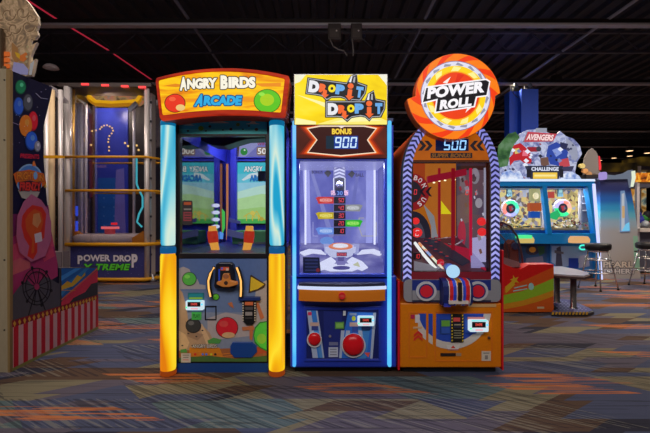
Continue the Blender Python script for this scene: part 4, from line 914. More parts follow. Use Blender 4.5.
c = W(453, 271.4, YC - .12); m = MB(); m.ball(c, 6.6 * 3.38 / F, E(170, 214, 244, 1.0), 28); m.build('control_ball', Cc, label='glowing pale blue control ball')
m = MB(front(YC)); m.slab(ell(447.6, 266.6, 4.4, 3.8, 16), .0, .05, D(70, 90, 160, .3)); m.build('ball_socket', Cc)
# sign on the lower body
m = MB(front(YC)); m.slab(rct(468.6, 303.8, 496, 307), 0, .006, D(134, 104, 66)); m.build('rating_label', Cc)
m = MB(front(YC)); m.ring(rct(408.6, 312, 427.4, 358), rct(410, 313.4, 426, 356.6), 0, .004, D(150, 78, 10)); m.build('left_door', Cc)
m = MB(front(YC)); m.ring(rct(434.8, 311.4, 492.6, 361.6), rct(436, 312.6, 491.4, 360.4), 0, .004, D(150, 78, 10)); m.build('right_door', Cc)
m = MB(front(YC)); m.d = .002
def ringart(cx, cy, r0, r1, mt, x0, x1, y0):
    N = 48
    for i in range(N):
        a0, a1 = 2 * PI * i / N, 2 * PI * (i + 1) / N
        q = clip([(cx + r * math.cos(a), cy + r * math.sin(a)) for r, a in ((r0, a0), (r1, a0), (r1, a1), (r0, a1))], x0, y0, x1, 361)
        if len(q) > 2: m.add([m.m(x, y, m.d) for x, y in q], [tuple(range(len(q)))], mt)
    m.d += .0005
gr, bu = D(136, 130, 126), D(22, 46, 120)
for x0, x1 in ((418, 426), (428.4, 432.6), (436, 491)):
    ringart(451, 309, 33, 40, gr, x0, x1, 313.6); ringart(451, 309, .2, 33, bu, x0, x1, 313.6)
m.text('POWER', 441, 347.5, 449, 350, D(100, 96, 96)) if False else None
m.poly([(446, 344.6), (460, 344.6), (458, 350), (448, 350)], D(150, 146, 144)); m.text('COASTAL', 447, 346.8, 458.6, 349.4, D(60, 60, 70)) if False else None
m.poly([(450.6, 348), (453, 345.2), (455.4, 348)], D(190, 50, 40)); m.line([(447, 349.4), (459, 349.4)], .8, D(120, 60, 60)); m.build('door_print', Cc)
m = MB(front(YC)); m.d = .006; m.rect(410.6, 314.4, 414.4, 318.4, D(120, 20, 50)); m.rect(415, 314.6, 419.6, 322.6, D(140, 136, 140)); m.rect(413, 326.4, 422, 328.4, D(150, 120, 90))
for y in (330.4, 334.4): m.poly([(413.6, y + 4), (418, y), (422.4, y + 4), (422.4, y + 6.4), (418, y + 2.6), (413.6, y + 6.4)], D(170, 34, 30))
m.build('left_labels', Cc)
m = MB(front(YC)); m.slab(rct(440, 319, 450, 333.6), .004, .012, D(24, 44, 90)); m.d = .0125; m.rect(441, 320, 449.4, 326, D(66, 110, 40)); m.rect(441, 327, 449.4, 332.8, D(30, 56, 120)); m.build('coin_plate', Cc)
m = MB(front(YC)); m.slab(rct(450.6, 313.6, 463, 341.6), .004, .016, D(14, 12, 14)); m.d = .0165
for i in range(9):
    for x in (450.8, 461.4): m.poly([(x, 314.2 + i * 3.1), (x + 1.5, 314.2 + i * 3.1), (x + 1, 315.8 + i * 3.1), (x - .1, 315.8 + i * 3.1)], D(150, 130, 30))
m.rect(452.6, 317, 459.4, 321, D(170, 60, 60)); m.rect(453, 322.4, 460.6, 327.4, D(26, 26, 40)); m.rect(453.4, 323.6, 460, 324.6, D(110, 104, 80))
for i in range(4): m.rect(453, 329.4 + i * 2.4, 460.6, 330.4 + i * 2.4, D(86, 84, 70))
m.build('rules_sticker', Cc)
m = MB(front(YC)); m.slab(rct(464, 316, 476, 333), .004, .012, D(20, 46, 110)); m.slab(rct(467, 316.6, 484, 319.8), .012, .014, D(150, 90, 90)); m.build('reader_plate', Cc)
card_reader(Cc, 467.6, 319, 486.4, 330.4, YC - .012)
m = MB(front(YC)); m.slab(ell(488.6, 337.4, 1.2), 0, .02, D(60, 50, 44, .3, .5)); m.build('door_lock', Cc)
m = MB(front(YC)); m.slab(rct(481.4, 351, 490.6, 360.6), .002, .006, D(136, 128, 118)); m.d = .0065; m.rect(483, 352.4, 489, 353.4, D(90, 84, 80)); m.rect(484.6, 355, 487.6, 359, D(90, 84, 80)); m.build('warning_sticker', Cc)
m = MB(front(YC)); m.slab(rct(440.4, 353, 455.4, 355.8), .002, .008, D(26, 18, 16)); m.slab(rct(456, 353, 461, 355.8), .002, .006, D(110, 90, 70)); m.build('ticket_slot', Cc)
# round swirl sign
YSg = 3.40; SX, SY = 455.4, 96.0
def rad(a):   # a in radians, photo sense (y down); two lobes that step at left and right
    t = ((a + 0.05) % PI) / PI        # 0 just past the right tip, growing clockwise
    return 40 + 5.2 * t + (3.5 * t * t if (a + .05) % (2 * PI) < PI else 0)
N = 96
rim = [(SX + rad(2 * PI * i / N) * math.cos(2 * PI * i / N), SY + rad(2 * PI * i / N) * math.sin(2 * PI * i / N)) for i in range(N)]
m = MB(front(YSg)); m.slab(rim, -.12, 0, D(150, 60, 24, .35)); rs = m.build('round_sign', Cc, .004)
m = MB(front(YSg)); oA, oB = E(252, 128, 20), E(244, 62, 16); nseg = 20
m.poly([(SX + (x - SX) * .985, SY + (y - SY) * .985) for x, y in rim], oA, .001)
for k in range(10):
    a0 = 2 * PI * k / 10; q = []
    for a, f in [(a0 + .22 * j / 6, 1 ) for j in range(7)] + [(a0 + .22 + .05 - .0 * j, 1) for j in range(1)] + [(a0 + .27 - .42 * j / 6, 1 - j / 6) for j in range(1, 7)] + [(a0 - .34 + .34 * j / 6, j / 6) for j in range(6)]:
        R = 33 + (rad(a) * .98 - 33) * f; q.append((SX + R * math.cos(a), SY + R * math.sin(a)))
    m.poly(q, oB, .002)
m.d = .003
m.poly(ell(SX, SY, 35, 35, 48), E(120, 110, 150)); m.poly(ell(SX, SY, 34.3, 34.3, 48), E(226, 224, 244))
for i in range(16): 
    a = i * PI / 8; m.poly([(SX + r * math.cos(a + b), SY + r * math.sin(a + b)) for r, b in ((31, 0), (33.5, .06), (31.5, .26), (30, .2))], E(150, 150, 170))
m.poly(ell(SX, SY, 30, 30, 48), E(255, 212, 20))
for i in range(9):
    a = i * 2 * PI / 9 + .3; m.poly([(SX + r * math.cos(a + b), SY + r * math.sin(a + b)) for r, b in ((24, 0), (29.6, .16), (28.6, .42), (24, .3))], E(255, 244, 150))
m.poly(ell(SX, SY, 24.6, 24.6, 48), E(255, 170, 20)); m.poly(ell(SX, SY, 23.4, 23.4, 48), E(240, 66, 20))
for i in range(3): a = i * 2.1 + .4; m.poly([(SX + r * math.cos(a + b), SY + r * math.sin(a + b)) for r, b in ((12, 0), (22, .2), (22, .5), (14, .3))], E(226, 44, 16))
m.poly([(SX - 13, 83), (SX - 5, 77), (SX - 8.6, 84)], E(250, 240, 230)); m.poly([(SX + 20, 104), (SX + 9.6, 113), (SX + 13, 105)], E(250, 240, 230))
kb = E(24, 20, 26); wl = E(250, 246, 250)
m.poly([(421.0, 104.3), (425, 87), (486, 79), (490, 81.6), (487, 96.6), (476.6, 98), (474.5, 107.5), (434, 113.7), (435.6, 101)], wl)
m.poly([(422.6, 102.6), (426, 88.4), (485.4, 80.4), (488.6, 82.4), (486, 95.4), (475.4, 96.8), (473.2, 106.2), (435.6, 112), (437.4, 99)], kb)
m.text('POWER', 427, 84.6, 484.6, 96.0, wl, rot=-.118, shear=.22, bold=.06, sp=1.05); m.text('ROLL', 439.6, 98.6, 471.6, 108.2, wl, rot=-.118, shear=.25, bold=.06, sp=1.05)
m.build('sign_face', rs)
m = MB(front(YC + .02)); m.slab(rct(438, 118, 468, 150), -.1, 0, DARK); m.build('sign_post', Cc)
# ================================================================== carnival redemption machine at the left edge
XS = -2.6
Ct = thing('redemption_machine', 'big carnival ticket machine with balloon side print and red striped base, at the left edge', 'arcade machine', (-3.0, 4.0, 0))
S = side(XS)
prof = [(9.6, 70.0), (52.6, 87.2), (50, 100), (43.2, 127.6), (43.6, 160), (47, 201), (51, 230), (56, 255), (58.5, 268), (96.8, 267.2), (96.8, 330.0), (10.0, 372.0)]
beige = D(112, 102, 84, .5, k=.85); wood_ = D(92, 74, 46, .5)
hull = [S(u, v, 0) for u, v in prof]
m = MB(); n = len(prof)
m.add([p + Vector((-.02, 0, 0)) for p in hull] + [p + Vector((-1.15, 0, 0)) for p in hull], [tuple(range(n)), tuple(range(n, 2 * n))] + [(i, (i + 1) % n, n + (i + 1) % n, n + i) for i in range(n)], D(30, 26, 34, .5)); m.build('body', Ct)
m = MB(front(3.53)); m.slab([(-90, 68), (6.6, 68.6), (8.4, 373), (-90, 373)], -.02, 0, beige); m.slab([(6.4, 69), (10.2, 69.6), (10.2, 372.6), (8.0, 373)], -.03, .004, wood_)
bk = m.build('rear_panel', Ct, label='beige rear panel')
m = MB(front(3.53))
for y in (80, 140, 260, 330): m.slab(ell(4.6, y, .8, .9, 8), 0, .006, D(40, 36, 30))
m.build('screws', bk, stuff=True)
# side print, layer by layer on the flat cabinet side
m = MB(S, step=.00025); m.slab(prof, -.02, 0, D(16, 16, 34, .35))
upper = prof
m.poly([(10.8, 232), (24, 222), (40, 214), (48.6, 210), (51, 230), (56, 255), (57.4, 262), (57.8, 276), (10.8, 305)], D(120, 34, 70))
m.poly([(10.8, 214), (18, 214), (28, 220), (44, 208), (48.2, 205), (49.6, 216), (34, 226), (22, 232), (10.8, 238)], D(84, 24, 60))
m.poly([(10.8, 246), (22, 240), (34, 246), (52, 236), (54, 246), (40, 256), (24, 258), (10.8, 264)], D(170, 60, 84))
m.poly([(10.8, 262), (20, 258), (30, 262), (30, 268), (10.8, 276)], D(196, 96, 100)); m.poly([(40, 250), (52, 246), (55, 256), (44, 262)], D(140, 44, 66))
# smooth balloons
for cx, cy, rx, ry, c, h in ((20.4, 87, 5.4, 7.2, (14, 92, 60), (60, 150, 110)), (18.2, 106.4, 5.2, 9.4, (24, 60, 140), (70, 110, 190)), (27.4, 102.6, 5, 8.8, (50, 54, 62), (104, 108, 116)),
                            (32.6, 121, 5, 9.8, (160, 16, 34), (206, 80, 90)), (25.2, 125.6, 6.4, 10.8, (196, 110, 24), (230, 160, 70)), (30.8, 140.8, 6.2, 9.6, (22, 64, 150), (80, 130, 200)), (36.8, 146.4, 3.2, 5.6, (92, 94, 104), (140, 140, 150))):
    m.poly(ell(cx, cy, rx, ry), D(*[int(v * .7) for v in c])); m.poly(ell(cx + .3, cy - .4, rx * .88, ry * .88), D(*c)); m.poly(ell(cx + rx * .2, cy - ry * .3, rx * .34, ry * .3), D(*h))
m.flat()
for i in range(16): m.poly(ell(12 + random.random() * 34, 84 + random.random() * 66, .35, .4, 6), D(130, 130, 150))
m.flat(False); m.line([(10.8, 122), (18, 125)], .5, D(100, 90, 120)); m.line([(35, 93), (40, 98), (47, 99)], .4, D(110, 110, 130))
m.text('PRESENTS', 19.6, 154, 38.4, 158.6, D(140, 20, 40), warp=lambda x, y: (x, y + (x - 29) * .06))
# crest: round badge with a two line banner
m.poly(ell(28.6, 180, 13.6, 16), D(92, 120, 150)); m.poly(ell(28.6, 180, 12.2, 14.4), D(46, 84, 132)); m.poly([(17, 190), (40, 190), (36, 198), (29, 200), (21, 198)], D(120, 116, 104))
m.poly([(12.4, 174), (16, 171.6), (28.6, 169.6), (43, 173.6), (45.6, 184), (41, 187), (41, 183), (28.6, 180.4), (16.6, 182.4), (15.6, 186), (14, 180)], D(190, 92, 22)); m.poly([(18, 182), (28.6, 180.6), (40.6, 183), (39.6, 192), (28.6, 190), (18.6, 191.6)], D(40, 20, 20))
m.text('FRIGHT', 16, 171.6, 33, 179.8, D(224, 136, 34), D(90, 30, 20), .4, bold=.05); m.text('IN', 37.4, 174.4, 42.6, 181.4, D(224, 136, 34), D(90, 30, 20), .4, bold=.05); m.poly(ell(34.4, 175.6, 2, 4), D(120, 170, 214))
m.text('FRENZY', 18.6, 182.2, 40, 190.8, D(206, 56, 40), D(60, 14, 20), .4, bold=.05); m.poly([(31.6, 162), (33, 160.6), (35, 166), (31, 166)], D(200, 110, 40)); m.text('A', 43, 183, 46, 188, D(210, 170, 40))
# plain flame shape with glow where the sign's figure is
m.poly([(22, 202), (30, 194), (40, 200), (47, 210), (50, 222), (50, 240), (44, 256), (30, 262), (18, 252), (15, 236), (16, 216)], D(126, 66, 88))
m.poly([(25, 210), (31, 205), (41, 207), (45, 214), (44, 224), (43, 238), (36, 242), (36, 252), (32, 259.6), (26, 256), (28, 246), (23, 238), (20, 226), (21, 216)], D(160, 36, 20))
m.poly([(27, 214), (33, 209), (40, 212), (42, 222), (39, 234), (33, 238), (33, 252), (30, 254), (31, 240), (25, 230), (24, 220)], D(206, 84, 26)); m.poly([(32, 214), (38, 213), (40, 221), (36, 228), (31, 224)], D(224, 150, 90)); m.poly([(33, 234), (40, 232), (41, 241), (34, 243)], D(170, 160, 160))
# dark skyline, big wheel
m.poly([(10.8, 296), (18, 286), (26, 280), (34, 288), (44, 276), (57.8, 284), (58.2, 268), (96.6, 267.4), (96.6, 300), (58, 316), (10.8, 332)], D(52, 50, 55))
m.poly([(60, 302), (76, 286), (96.6, 270), (96.6, 296), (60, 312)], D(150, 34, 54)); m.poly([(62, 312), (72, 298), (84, 292), (90, 284), (96.6, 282), (96.6, 300), (62, 314)], D(34, 34, 38))
wk = D(18, 16, 20)
wc = (35.4, 286.6); m.flat()
for r in (14.4, 11.6): m.line([(wc[0] + r * .98 * math.cos(a * PI / 12), wc[1] + r * 1.28 * math.sin(a * PI / 12)) for a in range(25)], 1.1, wk)
for i in range(12):
    a = i * PI / 6 + .2; m.line([wc, (wc[0] + 14.4 * .98 * math.cos(a), wc[1] + 14.4 * 1.28 * math.sin(a))], .9, wk)
    if i % 2 == 0: m.poly(ell(wc[0] + 15.2 * .98 * math.cos(a), wc[1] + 15.4 * 1.28 * math.sin(a), 1.4, 1.7, 10), wk)
for dx in (-9, 9): m.line([wc, (wc[0] + dx, wc[1] + 28 - dx * .3)], 1.2, wk)
m.flat(False); m.poly(ell(*wc, 2.6, 3.2, 14), D(110, 30, 60))
m.poly([(60, 268.4), (82, 268), (96.6, 268), (60.6, 300)], D(14, 62, 110)); m.poly([(60, 276), (74, 268.2), (80, 268.2), (60, 281)], D(40, 100, 150)); m.poly([(60, 288), (84, 268.2), (88, 268.2), (60, 296)], D(30, 84, 120))
m.poly([(60, 286), (66, 281), (70, 283), (76, 275), (80, 277), (84, 272), (84, 275), (78, 280.6), (72, 286), (60, 290)], D(190, 150, 40)); m.line([(60, 300), (96, 268.6)], 1.4, D(170, 80, 60))
m.line([(60, 290.4), (74, 290.4)], .6, D(200, 130, 40))
# striped skirt
TY = lambda u: 323.5 - .313 * (u - 10.5)
BY = lambda u: 371.5 - .486 * (u - 10.5) - 3.2
m.poly([(10.2, TY(10.2)), (96.7, TY(96.7)), (96.7, BY(96.7)), (10.2, BY(10.2))], D(146, 112, 112))
m.flat(); yy = 3.57
while yy < 4.9:
    u0, u1 = 325 + XS * F / yy, 325 + XS * F / min(4.9, yy + .056); m.poly([(u0, TY(u0)), (u1, TY(u1)), (u1, BY(u1)), (u0, BY(u0))], D(134, 16, 30)); yy += .116
m.flat(False); m.poly([(10.2, TY(10.2) - 3), (96.7, TY(96.7) - 2), (96.7, TY(96.7) + 2.4), (10.2, TY(10.2) + 4)], D(96, 14, 26))
m.flat(); yy = 3.58
while yy < 4.88:
    u = 325 + XS * F / yy; s = 3.6 / yy; m.poly([(u - 1.6 * s, TY(u) + .6), (u, TY(u) - 2.2 * s), (u + 1.6 * s, TY(u) + .6), (u, TY(u) + 4.6 * s)], D(186, 140, 46)); yy += .06
m.flat(False); m.poly([(10.2, BY(10.2)), (96.7, BY(96.7)), (96.8, 329.8), (10.2, 371.6)], D(92, 92, 50))
m.line([(58.8, 269), (59.6, 340)], .5, D(20, 16, 20))
m.build('side_print_panel', Ct)
m = MB()
for y in (3.7, 4.7): m.lathe(-2.75, y, [(.03, 0), (.03, .02), (.015, .03)], DARK, 10)
m.build('levelling_feet', Ct)
# curly cut-out topper standing on the machine
tan_ = ramp_mat('painted_cloud_board', [(.35, (84, 70, 56)), (.48, (118, 98, 74)), (.55, (140, 120, 96)), (.65, (100, 78, 56))], (1, 1, 1), nscale=5, dist=3, detail=2, k=1)
Tp = thing('topper_board', 'tan curly cloud-shaped sign board standing on top of the carnival machine', 'sign board', (-2.75, 3.75, 2.5))
YT_ = 3.75
cl = [(-6, 20), (-2, 6), (4, -2), (14, -6), (24, -2), (29, 3), (33, 9), (37.6, 16), (38.6, 24), (36.4, 30), (38, 35), (35, 39), (31, 39), (29, 47), (32, 45), (37, 42), (33, 50), (30.6, 56), (31, 62), (36, 58.6), (33.6, 70), (32, 76), (18, 76), (-6, 74)]
m = MB(front(YT_)); m.slab(cl, -.03, 0, tan_, D(150, 140, 120)); bd = m.build('board', Tp)
m = MB(front(YT_)); m.d = .001
br = D(92, 72, 52); lt = D(150, 130, 104)
for cx, cy, r in ((8, 14, 8), (22, 12, 7), (28, 26, 7), (14, 28, 7), (31, 18, 5), (6, 32, 6)):
    m.line([(cx + r * (1 - t / 26) * math.cos(t * .32), cy + r * (1 - t / 26) * math.sin(t * .32)) for t in range(22)], 1.1, br); m.line([(cx + .9 + r * (1 - t / 26) * math.cos(t * .32), cy + .9 + r * (1 - t / 26) * math.sin(t * .32)) for t in range(14)], .7, lt)
m.poly([(12, 42), (18, 48), (20, 60), (16, 64), (12, 56)], D(110, 78, 44)); m.poly([(15, 52), (20, 54), (21, 60), (17, 57)], D(190, 150, 30)); m.poly([(20, 56), (27, 52), (28, 58), (24, 62), (20, 61)], D(176, 96, 40))
m.poly([(14, 62), (24, 64), (29, 70), (28, 75), (12, 74)], D(140, 140, 190)); m.poly([(30.6, 64), (35, 60), (32, 75), (29, 75)], D(120, 124, 130))
for i in range(4): m.poly(ell(28 - .4 * i, 47 + 5 * i, 1.3, 1.5, 8), D(120, 110, 84))
m.build('board_print', bd)
m = MB(front(YT_ + .01))
for y0 in (53, 59, 65): m.slab(rct(-3, y0, 11, y0 + 3.6), .012, .03, E(200, 96, 40, .8))
m.build('lit_slats', Tp)
m = MB(front(YT_)); m.slab(rct(2.4, 31, 6.4, 75), .03, .06, D(52, 42, 30)); m.slab([(2.4, 68), (9, 68), (9, 76), (2.4, 76)], .03, .05, D(70, 58, 40)); m.build('bracket', Tp)

# ================================================================== tall drop tower machine
YP_ = 8.3
Pd = thing('drop_tower_machine', 'tall glass drop tower game with yellow rails and a navy lettered base', 'arcade machine', (X_(106, YP_), YP_, 0))
sil = D(150, 144, 142, .35, .35, k=1.3); yl = D(250, 176, 30, .4, k=1.7); nvy = D(36, 36, 76, .4)
px0, px1 = X_(66, YP_), X_(145, YP_); yb = 9.25
m = MB(); m.box(px0, px1, YP_ + .03, yb, .14, Z_(244, YP_), nvy); base = m.build('base', Pd)
m = MB(front(YP_ + .03)); m.d = .001; m.rect(68, 246, 144, 278.6, nvy); m.flat()
for i in range(40): m.poly(ell(70 + random.random() * 74, 248 + random.random() * 29, .28, .28, 6), D(84, 84, 120))
m.flat(False); sg_ = D(150, 144, 150)
m.text('P', 77.6, 255.4, 83, 264, sg_, D(30, 26, 40), .4, bold=.05); m.text('OWER', 83.4, 254.6, 110.4, 261.4, sg_, D(30, 26, 40), .4, bold=.04); m.text('DRO', 113.4, 255, 131, 261.6, sg_, D(30, 26, 40), .4, bold=.05); m.text('P', 131.6, 254, 137.6, 267.6, sg_, D(30, 26, 40), .4, bold=.05)
m.text('X-TREME', 82.6, 263.8, 129.6, 270.2, D(60, 140, 34), D(12, 30, 20), .5, shear=.3, bold=.05, sp=1.1); m.build('base_print', base)
for px, y0, y1, r in ((66, 86, 281, .075), (145.6, 88, 281, .05)):
    c = W(px, 200, YP_); m = MB(); m.lathe(c.x, YP_ + .06, [(r, .1), (r, Z_(y0, YP_))], sil, 16); m.build('corner_post', Pd)
for px in (74, 153.5):
    c = W(px, 200, yb); m = MB(); m.lathe(c.x, yb, [(.05, .1), (.05, Z_(88, yb) - .1)], sil, 12); m.build('rear_post', Pd)
c = W(152, 200, 8.7); m = MB(); m.box(c.x - .03, c.x + .03, 8.6, 8.8, .1, 3.75, sil); pp = m.build('side_post', Pd)
m = MB()
for i in range(9): z = .5 + i * .38; m.box(c.x - .04, c.x + .04, 8.57, 8.6, z, z + .04, D(40, 38, 44))
m.build('bolts', pp, stuff=True)
for y in (157, 190.6, 244.4, 279.4):
    z = Z_(y, YP_); x0 = px0 - .12 if y in (157,) else px0 - .02
    m = MB(); t_ = .036 if y > 200 else .024
    m.tube([(X_(66, YP_), YP_ - .02, z), (px1 + .02, YP_ - .02, z), (px1 + .16, YP_ + .25, z), (px1 + .2, yb, z), (px0, yb + .02, z)], t_, yl, 8); m.build('yellow_rail', Pd)
m2 = MB(); c2 = W(72, 200, 8.5); m2.lathe(c2.x, 8.5, [(.05, .9), (.05, 3.8)], D(210, 160, 70, .35, .3), 12); m2.build('gold_post', Pd)
m = MB(); m.box(px0, px1, YP_ + .02, YP_ + .03, Z_(244, YP_), 3.85, GLASS_DIM); m.build('front_pane', Pd)
m = MB(); m.box(px0 + .0, px0 + .01, YP_ + .1, yb, Z_(244, YP_), 3.85, GLASS_DIM); m.build('side_pane', Pd)
m = MB(); m.box(px1 - .01, px1, YP_ + .1, yb, Z_(244, YP_), 3.85, GLASS_DIM); m.build('side_pane', Pd)
m = MB(front(yb)); m.slab(rct(95, 108, 128, 243), -.03, 0, D(26, 34, 104, .35, k=1.3)); bb = m.build('blue_back_panel', Pd)
m = MB(front(yb)); m.d = .001; m.rect(98, 178, 124, 243, D(16, 60, 120)); m.poly([(116, 170), (124, 168), (126, 243), (114, 243)], D(76, 70, 130))
for i in range(5):
    for j in range(2): m.poly(ell(104 + j * 10, 198 + i * 9, .6), D(90, 120, 170))
m.build('back_print', bb)
m = MB(front(yb + .02)); m.slab(rct(75, 102, 95, 243), -.02, 0, D(46, 34, 30)); m.slab(rct(128, 102, 152, 243), -.02, 0, D(26, 22, 26)); m.build('dark_back_panel', Pd)
# little bulbs in a ring on the back panel
for i, (x, y) in enumerate(((92, 131), (96, 130.4), (100, 129), (101.6, 127), (104, 125.6), (107, 125.2), (109.6, 126.4), (112, 128), (113, 130.6), (111.6, 133.4), (109.4, 136), (108.6, 139), (108.2, 142), (109, 147), (109, 150.6), (84.6, 139), (85, 141), (91, 145), (125, 143), (128, 146), (134, 148), (136.6, 145.4), (138.6, 150))):
    p = W(x, y, yb - .04); m = MB(); m.ball(p, .018 if i < 15 else .024, E(240, 190, 110, 1.6), 8); o = m.build('bulb', bb)
# glowing curved visor at the top
m = MB(); 
for k, (y, mt) in enumerate(((101, E(246, 176, 24, 1.1)), (103.4, E(214, 140, 20, .8)))):
    m.tube([W(88, y - 9 + k * 2, 9.0), W(90.4, y - 3, 8.9), W(96, y + 1, 8.8), W(112, y + 2, 8.75), W(130, y + 1, 8.8), W(137, y, 8.9), W(143, y - 9, 9.0)], .045, mt, 8)
m.build('visor_lights', Pd)
m = MB(front(8.95)); m.slab([(76, 87), (146, 89), (145, 99), (136, 104), (94, 104), (84, 96)], -.2, 0, ramp_mat('visor_print', [(.35, (70, 50, 30)), (.5, (150, 118, 70)), (.6, (170, 90, 60)), (.7, (110, 110, 100))], nscale=6, detail=3, dist=1, emit=1.3)); m.build('visor', Pd)
m = MB(front(8.7)); m.slab([(127.6, 108), (135, 101), (138, 104.6), (130, 112)], -.05, 0, D(110, 108, 110)); m.build('bracket', Pd)
m = MB(); m.box(px0 - .15, px1 + .12, YP_, yb, Z_(86.6, YP_), Z_(83, YP_), D(34, 26, 24)); tp = m.build('top_frame', Pd)
for x in (82, 102, 121.6, 139): m = MB(front(YP_)); m.slab(rct(x, 83.6 + (x - 82) * .05, x + 7, 85.4 + (x - 82) * .05), 0, .03, E(255, 70, 70, 1.4)); m.build('red_marker_lamp', tp)
# cab floor with tray and red lit carriage
m = MB(); c = W(106, 236, 8.75); m.lathe(c.x, c.y, [(.7, c.z - .16), (.74, c.z), (.66, c.z + .05), (.001, c.z + .02)], D(160, 140, 136, .4), 32, 1, .5); m.build('catch_ring', Pd)
for a, b in ((68, 84), (132, 146)): m = MB(front(8.5)); m.slab([(a, 236), ((a + b) / 2, 231), (b, 236), (b, 243), (a, 243)] if a < 100 else [(a, 238), (b - 3, 231), (b, 232), (b, 243), (a, 243)], -.1, 0, D(170, 100, 30)); m.build('corner_flame', Pd)
m = MB(front(8.6)); m.slab(rct(101, 226.6, 118, 229), -.06, 0, E(250, 110, 110, 1.0)); m.slab(rct(104, 229, 113, 240), -.1, -.02, D(150, 60, 70)); m.slab(rct(99.6, 236, 109, 242), -.08, .02, D(150, 150, 160)); m.slab(rct(111, 222.6, 116, 225), -.06, 0, E(230, 40, 50)); m.build('drop_carriage', Pd)
m = MB(); m.tube([W(136.6, 158, 8.45), W(136.6, 184, 8.45), W(139.6, 191, 8.45), W(142.6, 197, 8.45), W(142.6, 207, 8.45), W(139, 214, 8.45), W(137, 222, 8.45), W(142, 227, 8.45)], .018, E(80, 196, 206, .9), 6); m.build('cyan_cable_light', Pd)
m = MB(front(8.6)); m.slab(rct(75.4, 206, 77.6, 216), -.02, 0, E(60, 80, 210)); m.slab(rct(75.4, 221, 77.6, 232), -.02, 0, E(60, 80, 210)); m.build('blue_meter', Pd)
m = MB(); 
for px in (75, 79, 82, 86, 134): c = W(px, 200, 8.8); m.lathe(c.x, c.y, [(.03, .8), (.03, 3.6)], D(180, 172, 180, .3, .2, k=1.5), 8)
m.build('guide_reflection_poles', Pd, stuff=True)  # guide poles, some added pale to stand in for glass reflections
m = MB()
for x in (px0 + .15, px1 - .2, px1 + .1): m.lathe(x, YP_ + .12, [(.05, 0), (.05, .05), (.03, .08), (.03, .15)], STEEL, 10)
m.build('feet', Pd, stuff=True)
l = bpy.data.lights.new('tower_lamp', 'POINT'); l.energy = 70; l.color = (1, .8, .6); l.shadow_soft_size = .05
o = bpy.data.objects.new('tower_lamp', l); col.objects.link(o); o.location = (X_(106, 8.8), 8.8, 3.55)
# second, slimmer tower half hidden behind the carnival machine
T2 = thing('tower_machine', 'slim silver framed glass tower with a red strip, half hidden behind the carnival machine', 'arcade machine', (X_(50, 7.75), 8.0, 0))
for px, c_, r in ((47, sil, .05), (51.8, D(150, 130, 100, .4), .05), (60.6, sil, .04)):
    c = W(px, 200, 7.75); m = MB(); m.lathe(c.x, 7.75, [(r, 0), (r, Z_(90, 7.75))], c_, 12); m.build('post', T2)
m = MB(front(7.8)); m.slab([(55.6, 96), (59, 99), (59.8, 196), (56, 196)], -.05, 0, D(34, 32, 36)); m.slab([(59, 99), (60.8, 101), (60.8, 195), (59.4, 195)], -.05, .01, E(150, 40, 44, .8)); m.build('red_strip', T2)
m = MB(front(7.8)); m.slab(rct(47, 102, 56, 285), -.02, 0, GLASS_DIM); m.build('pane', T2)
m = MB(front(7.8)); m.slab([(46, 92), (50, 85), (62, 98), (62, 101), (48, 98)], -.2, 0, D(90, 86, 90)); m.build('top_cap', T2)
m = MB(front(7.7)); m.slab(rct(44, 252, 61, 290), -.25, -.0, D(74, 66, 70)); m.build('base', T2)
m = MB(front(7.6)); m.slab(rct(44, 155.6, 64, 158.2), -.03, .03, yl); m.build('yellow_rail', T2)
# pale dotted machine side just right of the tower
T3 = thing('dotted_post', 'pale grey perforated column with a small red light beside the drop tower', 'post', (X_(155, 9.6), 9.6, 0))
m = MB(front(9.6)); m.slab([(150.6, 84), (154, 88), (159.4, 100), (160.4, 146), (155, 147), (150.6, 142)], -.3, 0, D(128, 120, 124, .5)); hd = m.build('head', T3)
m = MB(front(9.6)); m.d = .002
for i in range(6): m.poly(ell(153.2 + .5 * i, 96 + i * 9, .9, 1.5, 8), D(34, 30, 34))
m.rect(151.6, 89, 153, 92, E(230, 50, 50)); m.build('holes', hd)
m = MB(front(9.7)); m.slab(rct(152, 142, 160, 274), -.2, 0, D(54, 52, 60)); m.build('column', T3)
T4 = thing('ticket_kiosk', 'dark kiosk with a red lamp and a green lamp seen between tower and front cabinet', 'kiosk', (X_(158, 10), 10, 0))
m = MB(front(10.2)); m.slab(rct(150, 205, 170, 264), -.4, 0, D(36, 30, 40)); m.slab(rct(152, 233, 158, 248), 0, .05, D(120, 60, 30)); m.build('cabinet', T4)
m = MB(front(10.2)); m.slab(rct(153, 204.6, 160, 207), 0, .04, E(230, 40, 60, 1.2)); m.build('red_lamp', T4); m = MB(front(10.2)); m.slab(rct(154, 222.4, 159.4, 224.6), 0, .04, E(40, 220, 90, 1.2)); m.build('green_lamp', T4)
m = MB(front(10.19)); m.slab(rct(150, 238, 166, 247), 0, .03, D(90, 70, 90)); m.build('shelf', T4)
